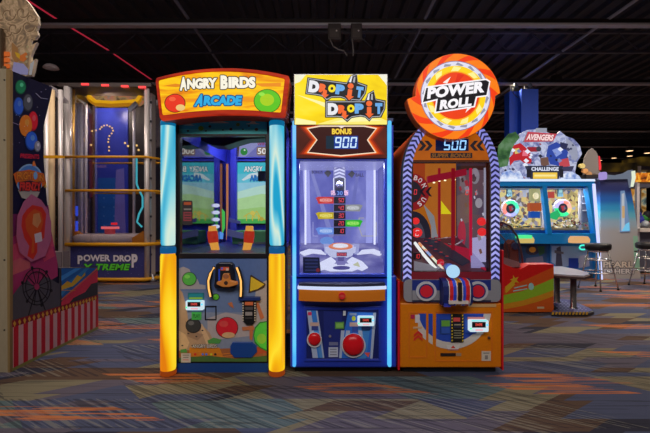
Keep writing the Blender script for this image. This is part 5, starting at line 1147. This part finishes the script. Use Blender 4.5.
# a cluttered line of far machines behind, closing the view on the left
# ================================================================== two-bay coin pusher with hero topper
YH = 8.7
Hm = thing('coin_pusher_machine', 'teal two-window coin pusher with glowing rings and a silver blue cut-out topper', 'arcade machine', (X_(549, YH), YH, 0))
teal = D(8, 78, 128, .35); dteal = D(10, 44, 84, .4)
hx0, hx1 = X_(472, YH), X_(594, YH)
def hpost(u0, v0, u1, v1, w, name, par, mt, d=.06):
    m = MB(front(YH)); m.slab([(u0 - w / 2, v0), (u0 + w / 2, v0), (u1 + w / 2, v1), (u1 - w / 2, v1)], -.05, d, mt); return m.build(name, par, .005)
m = MB(); m.box(hx0, hx1 + .02, YH + .1, YH + 1.5, .12, 1.0, dteal); m.box(hx0 + .1, hx1 - .1, YH + .2, YH + 1.4, 0, .12, BLACK); m.build('lower_body', Hm)
m = MB(); m.box(hx0, hx1 - .05, YH + 1.0, YH + 1.5, 1.0, 2.0, dteal); m.box(hx0, hx1 - .05, YH + .05, YH + 1.5, 1.86, 2.0, teal); m.build('upper_body', Hm)
m = MB(front(YH)); m.slab([(478, 181.4), (592, 181.4), (593.5, 186.4), (478, 186.4)], -.1, .06, teal); m.build('top_rail', Hm)
m = MB(front(YH)); m.slab([(478, 179.4), (592.4, 179.4), (593, 181.6), (478, 181.6)], -.1, .08, E(214, 228, 250, 1.1)); m.build('top_light', Hm)
hpost(543, 186, 548.6, 234, 4.4, 'centre_post', Hm, teal)
m = MB(front(YH)); m.slab([(590.4, 184), (593, 184), (600.4, 279), (597.8, 279)], -.05, .08, E(206, 212, 255, 1.15)); m.build('edge_light', Hm)
m = MB(front(YH)); m.slab([(585.8, 186), (590.4, 186), (597.8, 279), (596, 279), (594, 240)], -.1, .06, teal); m.build('end_post', Hm)
m = MB(front(YH)); m.slab([(478, 233.4), (596.4, 233.4), (597, 243.6), (478, 243.6)], -.1, .05, teal); m.build('mid_rail', Hm)
# back artwork, one printed board per bay
comic = ramp_mat('comic_page_print', [(.08, (90, 100, 140)), (.22, (170, 150, 100)), (.38, (240, 220, 150)), (.6, (250, 226, 140)), (.72, (226, 180, 120)), (.82, (200, 210, 235)), (.95, (130, 90, 80))], (1, 1, 1), nscale=13, kind='voronoi', emit=.95)
for x0, x1 in ((480, 541), (548.6, 578)):
    m = MB(front(YH + .7)); Y2 = YH + .7; k = YH / Y2
    f = lambda u: 325 + (u - 325) * k; g = lambda v: 216.5 + (v - 216.5) * k
    m.slab(rct(x0 - 1, 184, x1 + 1, 226), -.02, 0, comic); m.build('back_print', Hm)
    m = MB(); m.box(X_(x0, YH), X_(x1 + 2, YH), YH + .1, YH + .9, 1.0, 1.04, D(90, 80, 60)); m.build('coin_tray', Hm)
def ringlamp(cx, cy, r, cols):
    w_ = W(cx, cy, YH + .45)
    m = MB(front(YH + .45)); m.slab(ell(cx, cy, r * 1.2), -.05, 0, D(120, 120, 140)); rg = m.build('wheel', Hm)
    for i, c in enumerate(cols):
        a0 = 2 * PI * i / len(cols); a1 = a0 + 2 * PI / len(cols)
        m = MB(front(YH + .45)); P = [(cx + q * math.cos(a), cy + q * math.sin(a)) for q, a in [(r * 1.05, a0 + (a1 - a0) * t / 4) for t in range(5)] + [(r * .68, a1 - (a1 - a0) * t / 4) for t in range(5)]]
        m.slab(P, .0, .04, E(*c, 1.7)); m.build('ring_lamp', rg)
    m = MB(front(YH + .45)); m.slab(ell(cx, cy, r * .6), .0, .02, E(40, 44, 60)); m.d = .021
    m.poly([(cx - r * .3, cy - r * .3), (cx + r * .2, cy - r * .35), (cx + r * .3, cy + r * .2), (cx - r * .1, cy + r * .4)], E(190, 50, 60)); m.poly([(cx + r * .1, cy - r * .2), (cx + r * .4, cy), (cx + r * .1, cy + r * .2)], E(110, 120, 150)); m.build('hub', rg)
ringlamp(510.4, 208.6, 7.6, [(150, 200, 220), (170, 170, 240), (200, 180, 220), (240, 130, 120), (250, 140, 110), (90, 230, 160), (60, 220, 150), (70, 220, 170)])
ringlamp(562.6, 208.2, 7.6, [(240, 190, 120), (60, 230, 150), (60, 226, 130), (40, 210, 120), (180, 170, 230), (200, 180, 230), (240, 130, 110), (240, 170, 150)])
m = MB(front(YH + .4)); m.slab([(551, 213), (557, 210), (560, 215), (556, 220), (550, 218)], -.02, .02, E(40, 190, 110, 1.0)); m.build('green_lamp', Hm)
for x in (509.5, 560.6): 
    m = MB(front(YH + .5)); m.slab(rct(x - 2.6, 188, x + 2.6, 196.6), -.04, 0, D(50, 80, 96)); sc_ = m.build('counter_box', Hm); m = MB(front(YH + .5)); m.slab(rct(x - 1.6, 189.6, x + 1.6, 192.6), 0, .01, E(170, 220, 220)); m.build('counter_face', sc_)
m = MB(front(YH + .5)); m.slab(rct(548.4, 191.6, 554.6, 198), -.02, 0, E(190, 50, 40)); m.build('red_plate', Hm)
m = MB(front(YH + .3)); m.slab(rct(531, 186.6, 540, 201), -.1, 0, E(190, 186, 130, .8)); m.slab(rct(529.4, 203, 541, 211), -.1, .02, E(200, 90, 40, .8)); m.slab(rct(530.4, 211.6, 540, 218), -.1, .0, E(30, 90, 190, .8)); m.slab(ell(535.4, 196, 2.8, 3.4, 12), 0, .03, D(150, 140, 110)); m.build('centre_stack', Hm)
m = MB(front(YH + .3)); m.slab(rct(582, 188, 589, 222), -.04, 0, D(60, 66, 84)); 
for y in (196, 203, 210): m.slab(rct(582.4, y, 589, y + 1), 0, .03, D(150, 150, 160))
m.build('side_shelf', Hm)
for px in (580.4, 542.8): m = MB(front(YH + .4)); m.slab(rct(px - 1.2, 187, px + 1.2, 230), -.04, 0, D(160, 160, 176)); m.build('inner_post', Hm)
# heaps of coins and prizes: tumbled chips in silver, gold and dark
mats_ = [D(170, 166, 150, .3, .3), D(120, 110, 90), D(60, 56, 50), D(196, 170, 90, .3, .3), D(80, 90, 60), D(90, 30, 34), D(200, 200, 204)]
for (x0, x1, pk) in ((486, 541, 520), (550, 592, 578)):
    m = MB(); 
    for i in range(150):
        u = x0 + random.random() * (x1 - x0); hgt = 4 + 13 * max(0, 1 - abs(u - pk) / 22)
        v = 232 - random.random() * hgt; Yc = YH + .15 + random.random() * .5; p = W(u, v, YH + .1); p.y = Yc; r = .02 + random.random() * .025
        a = random.random() * PI; q = Matrix.Rotation(a, 3, Vector((random.random(), random.random(), random.random() + .1)).normalized())
        vs = [p + q @ Vector((r * math.cos(2 * PI * k / 8), r * math.sin(2 * PI * k / 8), z)) for z in (-.006, .006) for k in range(8)]
        m.add(vs, [tuple(range(8)), tuple(range(8, 16))] + [(k, (k + 1) % 8, 8 + (k + 1) % 8, 8 + k) for k in range(8)], random.choice(mats_))
    m.build('coin_heap', Hm, stuff=True)
m = MB(front(YH)); m.slab([(479, 186), (541, 186), (546, 233.6), (479, 233.6)], -.0, .006, GLASS); m.build('window_pane', Hm)
m = MB(front(YH)); m.slab([(546, 186), (586, 186), (593.4, 233.6), (551, 233.6)], -.0, .006, GLASS); m.build('window_pane', Hm)
for px in (512, 568):  # added unseen light in each bay, brightens the coin heaps
    l = bpy.data.lights.new('bay_fill', 'AREA'); l.shape = 'RECTANGLE'; l.size = .8; l.size_y = .15; l.energy = 14; l.color = (1, .95, .85)
    o = bpy.data.objects.new('bay_fill', l); col.objects.link(o); o.location = (X_(px, YH), YH + .2, 1.85)
# lower front print and lamps
m = MB(front(YH + .1)); m.slab([(550, 243.6), (594, 243.6), (594, 274), (550, 274)], 0, .02, D(36, 76, 122)); m.d = .021
m.poly([(551, 246), (590, 246), (580, 262), (560, 268), (551, 262)], D(90, 104, 132)); m.poly([(556, 248), (560, 246), (561, 256), (562, 266), (555, 266)], D(40, 40, 56)); m.poly([(554, 250), (563, 252), (563, 254), (554, 253)], D(60, 56, 64))
m.rect(568, 258, 577.6, 268, D(16, 36, 110)); m.poly([(579, 256), (588, 254), (589, 266), (578, 268)], D(110, 110, 130)); m.build('lower_print', Hm)
m = MB(front(YH + .1)); m.slab([(496, 244), (546, 243.6), (546, 274), (496, 274)], 0, .02, D(20, 40, 70)); m.d = .021; m.poly(ell(532, 250, 7, 5), D(30, 26, 40)); m.poly(ell(532, 249.6, 3.4, 2.8), D(180, 120, 40)); m.poly([(526, 258), (542, 256), (544, 266), (524, 266)], D(60, 60, 80)); m.poly([(537, 246), (544, 246), (544, 253), (539, 256)], D(24, 50, 36)); m.build('lower_print', Hm)
for x0, x1, c in ((566.6, 584.4, (236, 180, 120)), (516, 530, (220, 190, 110))):
    m = MB(front(YH)); m.slab([(x0 + 2, 236), (x1 - 2, 236), (x1, 239), (x1 - .6, 242.6), (x0 + .4, 242.6), (x0, 239)], -.02, .2, E(*c, .85)); m.build('coin_light', Hm, .01)
m = MB(front(YH)); m.slab(rct(514, 234.8, 527, 238), .0, .22, E(80, 230, 140, 1.1)); m.build('green_light', Hm)
m = MB(); c = W(583, 247.4, YH - .1); m.tube([(c.x + .07 * math.cos(a * PI / 6), c.y, c.z + .045 * math.sin(a * PI / 6)) for a in range(2, 11)], .016, E(70, 240, 210, 1.2), 8); m.build('button_ring', Hm)
# topper: layered cut-out boards, plain shards instead of the printed heroes
YO = YH + .15
sv, sv2, wh_ = E(110, 118, 160, .75), E(168, 176, 214, .9), E(216, 224, 246, 1.0)
m = MB(front(YO)); m.slab([(500, 180), (500, 152), (505, 142), (514, 136), (520, 138), (519, 134), (527, 130), (539, 129), (549, 133), (556, 135), (560, 131), (566, 136), (574, 139), (580, 146), (582, 154), (577, 162), (575, 172), (578, 180)], -.05, 0, ramp_mat('silver_topper_print', [(.3, (90, 96, 150)), (.45, (150, 158, 205)), (.6, (206, 212, 240)), (.75, (120, 126, 170))], nscale=5, detail=4, dist=2, emit=.85), D(130, 134, 150)); tb = m.build('topper_board', Hm)
m = MB(front(YO)); m.slab([(497, 168), (498, 146), (503, 140), (508, 134), (515, 132), (519, 138), (514, 144), (510, 152), (507, 166)], .0, .03, ramp_mat('green_shard_print', [(.35, (40, 84, 50)), (.5, (74, 124, 70)), (.65, (110, 150, 110))], nscale=6, emit=.7)); m.build('green_shard', tb)
m = MB(front(YO)); m.d = .004
m.poly([(512, 146), (520, 143), (524, 146), (530, 152), (532, 164), (524, 163), (520, 160), (514, 161), (510, 166), (509, 158), (513, 154)], E(186, 34, 44)); m.poly([(527, 147), (538, 147), (541, 149), (538, 151.6), (528, 152)], E(150, 36, 50)); m.poly([(514, 149), (519, 148), (520, 153), (515, 154)], E(210, 190, 110)); m.poly([(523, 150), (528, 152), (528, 156), (522, 156)], E(226, 110, 130)); m.poly(ell(538.6, 149, 2.6, 2.6, 14), E(60, 60, 76))
m.poly([(548, 146), (556, 142), (564, 146), (568, 152), (566, 162), (558, 166), (550, 164), (546, 156)], E(44, 70, 160)); m.poly([(552, 150), (560, 147), (562, 153), (556, 157)], E(130, 150, 216)); m.poly([(558, 160), (568, 158), (570, 166), (560, 168)], E(190, 70, 80)); m.poly([(540, 158), (548, 157), (549, 165), (541, 167)], E(110, 80, 70)); m.poly([(546, 168), (574, 166), (572, 171), (548, 172)], E(60, 60, 90))
m.poly([(566, 138), (572, 142), (577, 148), (578, 158), (572, 164), (571, 156), (566, 148)], E(150, 154, 176)); m.poly([(560, 142), (568, 144), (566, 150), (560, 148)], E(40, 44, 80))
for i in range(36):
    x, y = 502 + random.random() * 72, 144 + random.random() * 34; r = .8 + random.random() * 2
    m.poly([(x - r, y), (x, y - r * .8), (x + r * 1.2, y + r * .2), (x + .2, y + r)], random.choice([E(60, 64, 96), E(230, 234, 250), E(120, 130, 180), E(34, 36, 60), E(150, 70, 84)]))
m.build('topper_print', tb)
m = MB(front(YO)); m.slab([(522, 142.6), (526, 132.4), (555, 134.6), (551, 142)], .03, .08, E(196, 70, 84, .95), D(150, 150, 160)); m.d = .081
m.text('AVENGERS', 525, 134.6, 551.4, 140.8, E(250, 214, 214), E(130, 24, 40), .3, shear=.2, bold=.05, warp=lambda x, y: (x, y + (x - 525) * .03)); m.build('name_plate', tb)
m = MB(front(YO)); m.slab(rct(535.6, 128.6, 545.6, 132.4), 0, .05, E(150, 154, 170)); m.build('cap_plate', tb)
m = MB(front(YO)); m.slab([(524, 166.4), (560.6, 166.4), (558.4, 171.6), (556, 179.6), (530, 179.6), (526.6, 171.6)], .03, .1, E(40, 44, 66)); m.d = .101; m.text('CHALLENGE', 529, 167.6, 556, 171.4, E(220, 226, 246), bold=.04); m.rect(530.6, 173, 554.6, 179.2, E(238, 196, 70)); m.rect(532, 175, 553, 177, E(250, 230, 150)); m.rect(524.4, 170, 528.6, 178, E(30, 30, 40)); m.rect(557, 170, 560.6, 178, E(30, 30, 40)); m.build('badge_plate', tb)
for P in ([(500, 180), (502, 173), (508, 170), (513, 174), (518, 171), (523, 180)], [(560, 180), (563, 174), (570, 172), (577, 176), (580, 180)]): m = MB(front(YO)); m.slab(P, .0, .07, ramp_mat('ice_print', [(.35, (110, 140, 210)), (.5, (190, 206, 240)), (.65, (240, 244, 255))], nscale=9, emit=.95)); m.build('ice_cutout', tb)
# rounded dark board behind, seen from the back
Rb = thing('rounded_board', 'dark grey arch-shaped board with a red lit edge standing beyond the hero topper', 'sign board', (X_(591, 10.6), 10.6, 0))
m = MB(front(10.6)); P = [(583.6, 176), (583.6, 164), (585, 157), (588, 151.4), (592, 148), (596, 151.4), (598.6, 157), (600, 166), (600, 176)]; m.slab(P, -.04, 0, D(74, 72, 74)); bo = m.build('board', Rb)
m = MB(front(10.6)); m.slab([(598.4, 156), (599.4, 156.4), (600.8, 166), (600.6, 170), (599, 170)], 0, .02, E(236, 50, 60, 1.1)); m.build('red_edge', bo)
m = MB(front(10.7)); m.slab(rct(580, 175.6, 600, 268), -.1, .25, DARK); m.build('stand', Rb)
for x, y, c in ((582, 166, (150, 140, 90)), (585, 171, (150, 110, 70)), (588.6, 174, (120, 90, 60)), (594, 176, (60, 50, 44))): m = MB(front(10.5)); m.slab(ell(x, y, 3, 2.6, 9), -.04, .02, D(*c)); m.build('boss', Rb)

# ================================================================== beige fishing machine
YF_ = 8.85
Fm = thing('fishing_machine', 'beige and blue gradient arcade cabinet with a slanted side window, near the right edge', 'arcade machine', (X_(618, YF_), YF_, 0))
# printed gradient from navy to teal to beige, following the height of the cabinet side
mg, nt, p = newmat('banded_side_print'); tc = nt.nodes.new('ShaderNodeTexCoord'); sp = nt.nodes.new('ShaderNodeSeparateXYZ'); mr = nt.nodes.new('ShaderNodeMapRange'); cr = nt.nodes.new('ShaderNodeValToRGB')
nt.links.new(tc.outputs['Object'], sp.inputs[0]); nt.links.new(sp.outputs[2], mr.inputs[0]); mr.inputs[1].default_value = .3; mr.inputs[2].default_value = 2.1; nt.links.new(mr.outputs[0], cr.inputs[0]); nt.links.new(cr.outputs[0], p.inputs['Base Color'])
cr.color_ramp.interpolation = 'EASE'
st = [(0, (118, 112, 106)), (.36, (116, 116, 116)), (.47, (104, 122, 134)), (.56, (66, 124, 142)), (.64, (34, 104, 140)), (.74, (24, 66, 122)), (.86, (28, 34, 72)), (1, (44, 42, 56))]
while len(cr.color_ramp.elements) < len(st): cr.color_ramp.elements.new(.5)
for e, (a, c) in zip(cr.color_ramp.elements, st): e.position = a; e.color = (*[min(.85, lin(v) / LIGHT) for v in c], 1)
p.inputs['Roughness'].default_value = .5
bodyP = [(600.2, 177), (628, 176.4), (630.6, 188), (634, 206), (637.4, 230), (640.6, 279), (600.8, 280)]
m = MB(front(YF_)); m.slab(bodyP, -.9, 0, mg); m.slab([(602, 279), (639, 278.6), (639, 281), (602, 281.4)], -.8, -.02, BLACK); mbody = m
m.d = .002; kx = D(32, 30, 36)
m.text('PEARL', 603, 261.4, 633.4, 267.6, D(196, 184, 168), kx, .5, bold=.04); m.text('FISHERY', 604, 268.6, 636.4, 273.8, D(170, 164, 160), kx, .5, bold=.04); m.rect(634, 250.6, 638.6, 252, D(40, 34, 34)); fb = m.build('body', Fm)
m = MB(front(YF_)); m.slab([(620.4, 191), (624, 190.6), (626.4, 203), (629.6, 231.4), (620, 232)], -.0, .02, E(120, 150, 190, .75)); m.d = .021; m.poly([(621, 194), (623.6, 193), (624, 231), (620.6, 231)], E(190, 196, 206, .8)); m.poly([(621.4, 206), (624, 206), (624, 218), (621.4, 218)], E(210, 170, 120, .8)); m.poly([(625, 224), (628.6, 222), (629, 230.6), (621, 231)], E(110, 190, 226)); m.build('side_window', fb)
m = MB(front(YF_)); m.slab([(600, 178), (603, 174.6), (614, 175.6), (626, 173), (631, 170), (632.6, 176), (632, 184), (629, 188), (627.6, 179), (600, 179.6)], -.1, .05, E(130, 140, 160, .6)); m.build('top_trim', fb)
m = MB(front(YF_)); m.slab([(629.6, 171.6), (632.4, 171), (633, 178), (630.6, 187), (628.8, 187), (630, 178)], .05, .08, E(226, 236, 210, 1.0)); m.build('trim_light', fb)
m = MB(front(YF_)); m.slab(rrect(598.4, 172.4, 604, 180, 2), 0, .1, E(170, 150, 220, .9)); m.build('lilac_lamp', fb)
m = MB(front(YF_)); m.slab([(633, 236), (637.6, 236), (640, 270), (634.6, 270)], 0, .0015, D(96, 130, 112)); m.build('edge_print', fb)

# ================================================================== bar stools
def stool(cx, Y, seat_y, first, lab):
    t = thing('bar_stool', lab, 'stool', (X_(cx, Y), Y, 0), 'chrome bar stools at the coin pushers')
    x, zs = X_(cx, Y), Z_(seat_y, Y)
    m = MB(); m.lathe(x, Y, [(.001, zs - .11), (.19, zs - .11), (.205, zs - .08), (.205, zs - .02), (.18, zs), (.001, zs + .006)], D(12, 11, 13, .4), 28); m.build('seat', t)
    m = MB(); m.lathe(x, Y, [(.15, zs - .15), (.17, zs - .11)], CHROME, 20); m.build('swivel', t)
    for k in range(4):
        a = PI / 4 + k * PI / 2 + .35; top = Vector((x + .14 * math.cos(a), Y + .14 * math.sin(a), zs - .1)); bot = Vector((x + .30 * math.cos(a), Y + .30 * math.sin(a), .02))
        m = MB(); m.tube([top, bot], .013, CHROME, 8); lg = m.build('leg', t)
        m = MB(); m.lathe(bot.x, bot.y, [(.02, 0), (.02, .03)], BLACK, 10); m.build('foot', lg)
    for z, r in ((.30, .247), (.52, .203)):
        m = MB(); m.tube([(x + r * math.cos(q * PI / 12), Y + r * math.sin(q * PI / 12), z) for q in range(24)], .010, CHROME, 6, closed=True); m.build('foot_ring', t)
    return t
st0 = stool(598, 7.6, 243.4, True, 'chrome bar stool with a black seat in front of the beige fishing machine')
s2 = copy_tree(st0); s2.location = (X_(648.5, 7.9), 7.9, 0.13); s2.location.z = 0; s2['label'] = 'chrome bar stool with a black seat cut off by the right edge of the picture'


# ================================================================== rainbow kiddie game
YK = 5.7
Kg = thing('kiddie_game', 'low red game with green and orange stripes and a clear dome', 'arcade machine', (X_(525, YK), YK, 0))
kx0 = X_(478, YK); kx1 = X_(553.6, YK); z0 = Z_(312.4, YK)
redk = D(176, 22, 20, .4)
P0 = [(478, 250), (508, 266), (520, 269.6), (529, 264.6), (553.6, 264.4), (553.6, 312), (478, 312)]
m = MB(front(YK)); m.slab(P0, -.22, 0, redk); m.slab(rct(480, 311.6, 551, 314), -.2, -.04, BLACK); kb = m.build('body', Kg)
m = MB(front(YK)); m.d = .002
m.poly([(553.6, 267), (553.6, 280), (540, 288), (520, 296), (498, 300), (478, 301), (478, 294), (498, 290), (520, 282), (538, 274)], D(206, 84, 24))
m.poly([(553.6, 278), (553.6, 296), (536, 299), (518, 303), (498, 306), (478, 307), (478, 298), (500, 296), (522, 291), (540, 284)], D(96, 130, 26))
m.poly([(553.6, 290), (553.6, 312), (478, 312), (478, 306), (500, 304.6), (522, 300.6), (540, 295)], D(200, 140, 30)); m.poly([(553.6, 296), (553.6, 312), (478, 312), (500, 310), (522, 306), (540, 301)], D(206, 92, 26))
yl_ = D(214, 176, 40)
for dy in (0, 3.4, 6.6): m.poly([(505, 287 - dy * .4 + dy), (514, 279 + dy * .6), (515, 280.4 + dy * .6), (506, 290 + dy * .5)], yl_)
m.poly([(513, 275), (515, 278), (518.6, 276.8), (516.6, 280), (519, 283), (515.4, 282), (513.4, 285), (513, 281), (509.6, 279.6), (513, 278.4)], yl_)
lb_ = D(110, 150, 150); m.poly(ell(531, 286.4, 2.8, 3.6, 14), lb_); m.line([(514, 288), (527, 285)], 1, lb_); m.line([(513, 291), (527, 288.6)], 1, lb_); m.text('GO', 525, 284, 533, 292, D(90, 150, 160)) if False else None
m.rect(537, 306.6, 544, 308.6, D(210, 190, 150)); m.build('side_print', kb)
# clear dome, a tall bowed shell
m = MB(front(YK)); dm = [(497, 262), (497, 224), (503, 222.6), (510, 226), (517, 236), (521, 250), (522.6, 263), (520, 268), (508, 265)]
m.slab(dm, -.2, -.04, glass_mat((.85, .85, .88), .16, .15), None); m.build('dome', Kg)
m = MB(); 
for off in (-.3, ): pass
m.tube([W(a, b, YK + .06) for a, b in ((494, 221), (503, 222.6), (510, 226), (517, 236), (521, 250), (522.6, 263))], .014, D(60, 44, 50, .3, .5), 8); m.build('dome_rim', Kg)
m = MB(); m.tube([W(a, b, YK + .15) for a, b in ((498, 232), (505, 240), (508, 252), (510, 264))], .009, D(60, 50, 56, .3, .5), 8); m.build('dome_rib', Kg)
m = MB(front(YK + .14)); m.slab([(510, 244), (514, 240), (518, 246), (519, 264), (509, 264)], -.2, 0, D(80, 40, 34)); m.slab(ell(514, 246, 3, 3.6, 12), 0, .05, D(40, 44, 70)); m.build('play_piece', Kg)
m = MB(front(YK + .08)); m.slab([(500, 256), (519, 262), (521, 267), (500, 267)], -.2, 0, D(110, 90, 90)); m.build('play_bed', Kg)

# ================================================================== bench table on a checker base
YT5 = 6.6
Tb = thing('bench_seat', 'long low bench with a pale padded top on chrome posts and a hazard-striped base', 'bench', (X_(572, 6.3), 6.3, 0))
def flat(z): return lambda u, v, d: Vector(((u - 325) * ((H - z) * F / (v - 216.5)) / F, (H - z) * F / (v - 216.5), z + d))
zt = .50
tf = flat(zt)
Pt = [(536, 265.6), (562, 266.6), (578, 270), (588.6, 273.4), (590.4, 275.6), (584, 277.4), (568, 276.4), (551.6, 275), (540, 270)]
m = MB(tf); m.slab(Pt, -.028, 0, D(50, 36, 34), D(40, 26, 26)); tt_ = m.build('top', Tb)
m = MB(tf); m.slab([(567 + (u - 567) * .95, 271.8 + (v - 271.8) * .86) for u, v in Pt], 0, .012, D(92, 92, 106, .35)); m.build('pad', tt_)
bf = flat(.04)
Pb = [(554.6, 307), (548, 300), (556, 298.4), (570, 300), (590, 308.6), (594, 311.6), (588, 313.4), (551.4, 313.4), (551.4, 311.6), (558.6, 311.4)]
m = MB(bf); m.slab(Pb, -.035, 0, D(30, 28, 34)); bs = m.build('base_plate', Tb)
m = MB(bf, step=.0008); m.slab([(569 + (u - 569) * .93, 306 + (v - 306) * .9 - .6) for u, v in Pb], 0, .003, D(50, 50, 100, .3, .3)); m.d = .004; m.flat()
for i in range(12):
    for j in range(7):
        u, v = 557 + i * 3.6 + (j % 2) * 1.8, 300.4 + j * 1.6
        if u < 553 + 41 * (v - 297) / 15 and v < 311.4: m.poly([(u - 1.1, v), (u, v - .5), (u + 1.1, v), (u, v + .5)], D(170, 170, 220, .3))
m.build('checker_plate', bs)
m = MB(front(bf(560, 313.4, 0).y - .005)); x = 552.6
while x < 588: m.slab([(x, 311.9), (x + 1.6, 311.9), (x + .8, 314.6), (x - .8, 314.6)], -.003, .004, D(190, 150, 40)); x += 3.4
m.build('hazard_stripes', bs, stuff=True)
for u, v in ((557, 302.6), (573.4, 308.4)):
    c = bf(u, v, 0); m = MB(); m.lathe(c.x, c.y, [(.055, .04), (.055, .05), (.038, .06), (.038, zt - .05)], CHROME, 18); m.build('post', Tb)

# ================================================================== blue square columns with speakers
for (u0, u1, Y, lab) in ((509.4, 520.6, 10.6, 'left'), (521.4, 538.4, 10.4, 'right')):
    m = MB(); m.box(X_(u0, Y), X_(u1, Y), Y, Y + .3, 0, Z_(89, 10.4), D(14, 44, 120, .5)); tag(m.build('blue_column'), 'bright blue square column behind the hero topper, %s of the pair' % lab, 'column', 'blue columns behind the coin pusher')
for u, lab in ((514.8, 'left'), (529, 'right')):
    Y = 10.64; t = thing('loudspeaker', 'small black loudspeaker on top of the blue columns, %s one' % lab, 'speaker', (X_(u, Y), Y, Z_(89, 10.4)), 'loudspeakers on the blue columns')
    m = MB(); m.box(X_(u - 4.2, Y), X_(u + 4.2, Y), Y, Y + .04, Z_(89, 10.4), Z_(82.4, 10.4), D(20, 20, 22)); m.box(X_(u - 3.6, Y), X_(u + 3.6, Y), Y - .0, Y + .0, 0, 0, DARK) if False else None; b = m.build('cabinet', t, .01); m = MB(front(Y)); m.slab(ell(u + 1, 85.4, 2, 2.2, 14), 0, .02, D(48, 48, 52)); m.build('cone', b)
    m = MB(); m.tube([W(u - 2, 88, Y - .05), W(u - 1.6, 93, Y - .05), W(u + 2, 97, Y - .05), W(u + 5, 98.6, Y - .05)], .01, DARK, 5); m.build('cable', t)

# ================================================================== far machines, right edge and background
def far_machine(x0, x1, ytop, Y, body, glow, lab, name='prize_machine', sign=None, group=None, wins=1):
    t = thing(name, lab, 'arcade machine', (X_((x0 + x1) / 2, Y), Y, 0), group)
    m = MB(); m.box(X_(x0, Y), X_(x1, Y), Y + .05, Y + 1, .05, 1.0, body); m.box(X_(x0, Y), X_(x1, Y), Y + .7, Y + 1, 1, Z_(ytop, Y), body); m.box(X_(x0, Y), X_(x1, Y), Y, Y + 1, Z_(ytop, Y) - .12, Z_(ytop, Y), body); m.build('body', t)
    for x in (x0, x1):
        m = MB(); q = X_(x, Y); m.box(q - .03, q + .03, Y - .01, Y + .06, .05, Z_(ytop, Y), D(130, 126, 130)); m.build('frame_post', t)
    m = MB(); m.box(X_(x0, Y), X_(x1, Y), Y + .66, Y + .7, 1.0, Z_(ytop, Y) - .12, glow); m.build('lit_back', t)
    m = MB()
    for i in range(26):
        c = Vector((X_(x0, Y) + random.random() * (X_(x1, Y) - X_(x0, Y)), Y + .2 + random.random() * .3, 1.05 + random.random() * .35)); m.ball(c, .05 + random.random() * .05, random.choice([D(190, 60, 40), D(60, 130, 60), D(200, 170, 60), D(190, 190, 190), D(60, 60, 150), D(40, 36, 40)]), 8)
    m.build('prizes', t, stuff=True)
    m = MB(); m.box(X_(x0, Y), X_(x1, Y), Y + .01, Y + .02, 1.0, Z_(ytop, Y) - .12, GLASS); m.build('pane', t)
    m = MB(); m.box(X_(x0, Y) - .02, X_(x1, Y) + .02, Y - .1, Y + .1, .94, 1.02, D(140, 134, 130)); m.build('ledge', t)
    m = MB(); m.box(X_(x0, Y) - .02, X_(x1, Y) + .02, Y - .04, Y + .8, Z_(ytop, Y), Z_(ytop - 9, Y), sign or glow); m.build('marquee', t)
    return t
g1 = ramp_mat('warm_shelf_print', [(.3, (90, 60, 30)), (.45, (190, 130, 50)), (.55, (220, 190, 140)), (.66, (120, 140, 130)), (.8, (60, 50, 50))], nscale=3.5, detail=4, dist=1, emit=.8)
g2 = ramp_mat('fiery_marquee_print', [(.3, (90, 40, 10)), (.45, (214, 110, 20)), (.55, (250, 190, 60)), (.65, (200, 60, 20)), (.8, (60, 20, 10))], nscale=4, detail=3, dist=2, emit=1.0)
g3 = ramp_mat('amber_wall_print', [(.35, (14, 10, 8)), (.5, (54, 40, 14)), (.65, (100, 76, 20))], nscale=1.5, emit=.6)
far_machine(638, 658, 182, 9.6, D(60, 60, 70), g1, 'glass prize machine full of colourful prizes at the right edge', sign=g2)
far_machine(600, 636, 172, 12.5, D(40, 36, 44), g3, 'prize machine with a dim amber sign just behind the beige fishing machine', sign=g3)
far_machine(640, 662, 166, 13.5, D(40, 36, 44), g1, 'far prize machine with an amber marquee at the right edge, behind the nearest one', sign=g3)
far_machine(617, 652, 176, 22, D(50, 40, 34), g3, 'farthest machine with a long amber sign, beyond all the others on the right', sign=g3)
# ------------------------------------------------------------------ camera and output
cd = bpy.data.cameras.new('camera'); cd.sensor_width = 36; cd.lens = 36 * F / 650; cd.clip_end = 100
cam = bpy.data.objects.new('camera', cd); col.objects.link(cam); cam.location = (0, 0, H); cam.rotation_euler = (PI / 2, 0, 0)
sc.camera = cam
vs_ = sc.view_settings; sc.display_settings.display_device = 'sRGB'
vs_.view_transform = 'Standard'; vs_.look = 'None'; vs_.gamma = 1; vs_.use_curve_mapping = False; vs_.exposure = 0
sc.cycles.use_denoising = True; sc.cycles.max_bounces = 8; sc.cycles.transparent_max_bounces = 16
sc.cycles.sample_clamp_indirect = 3
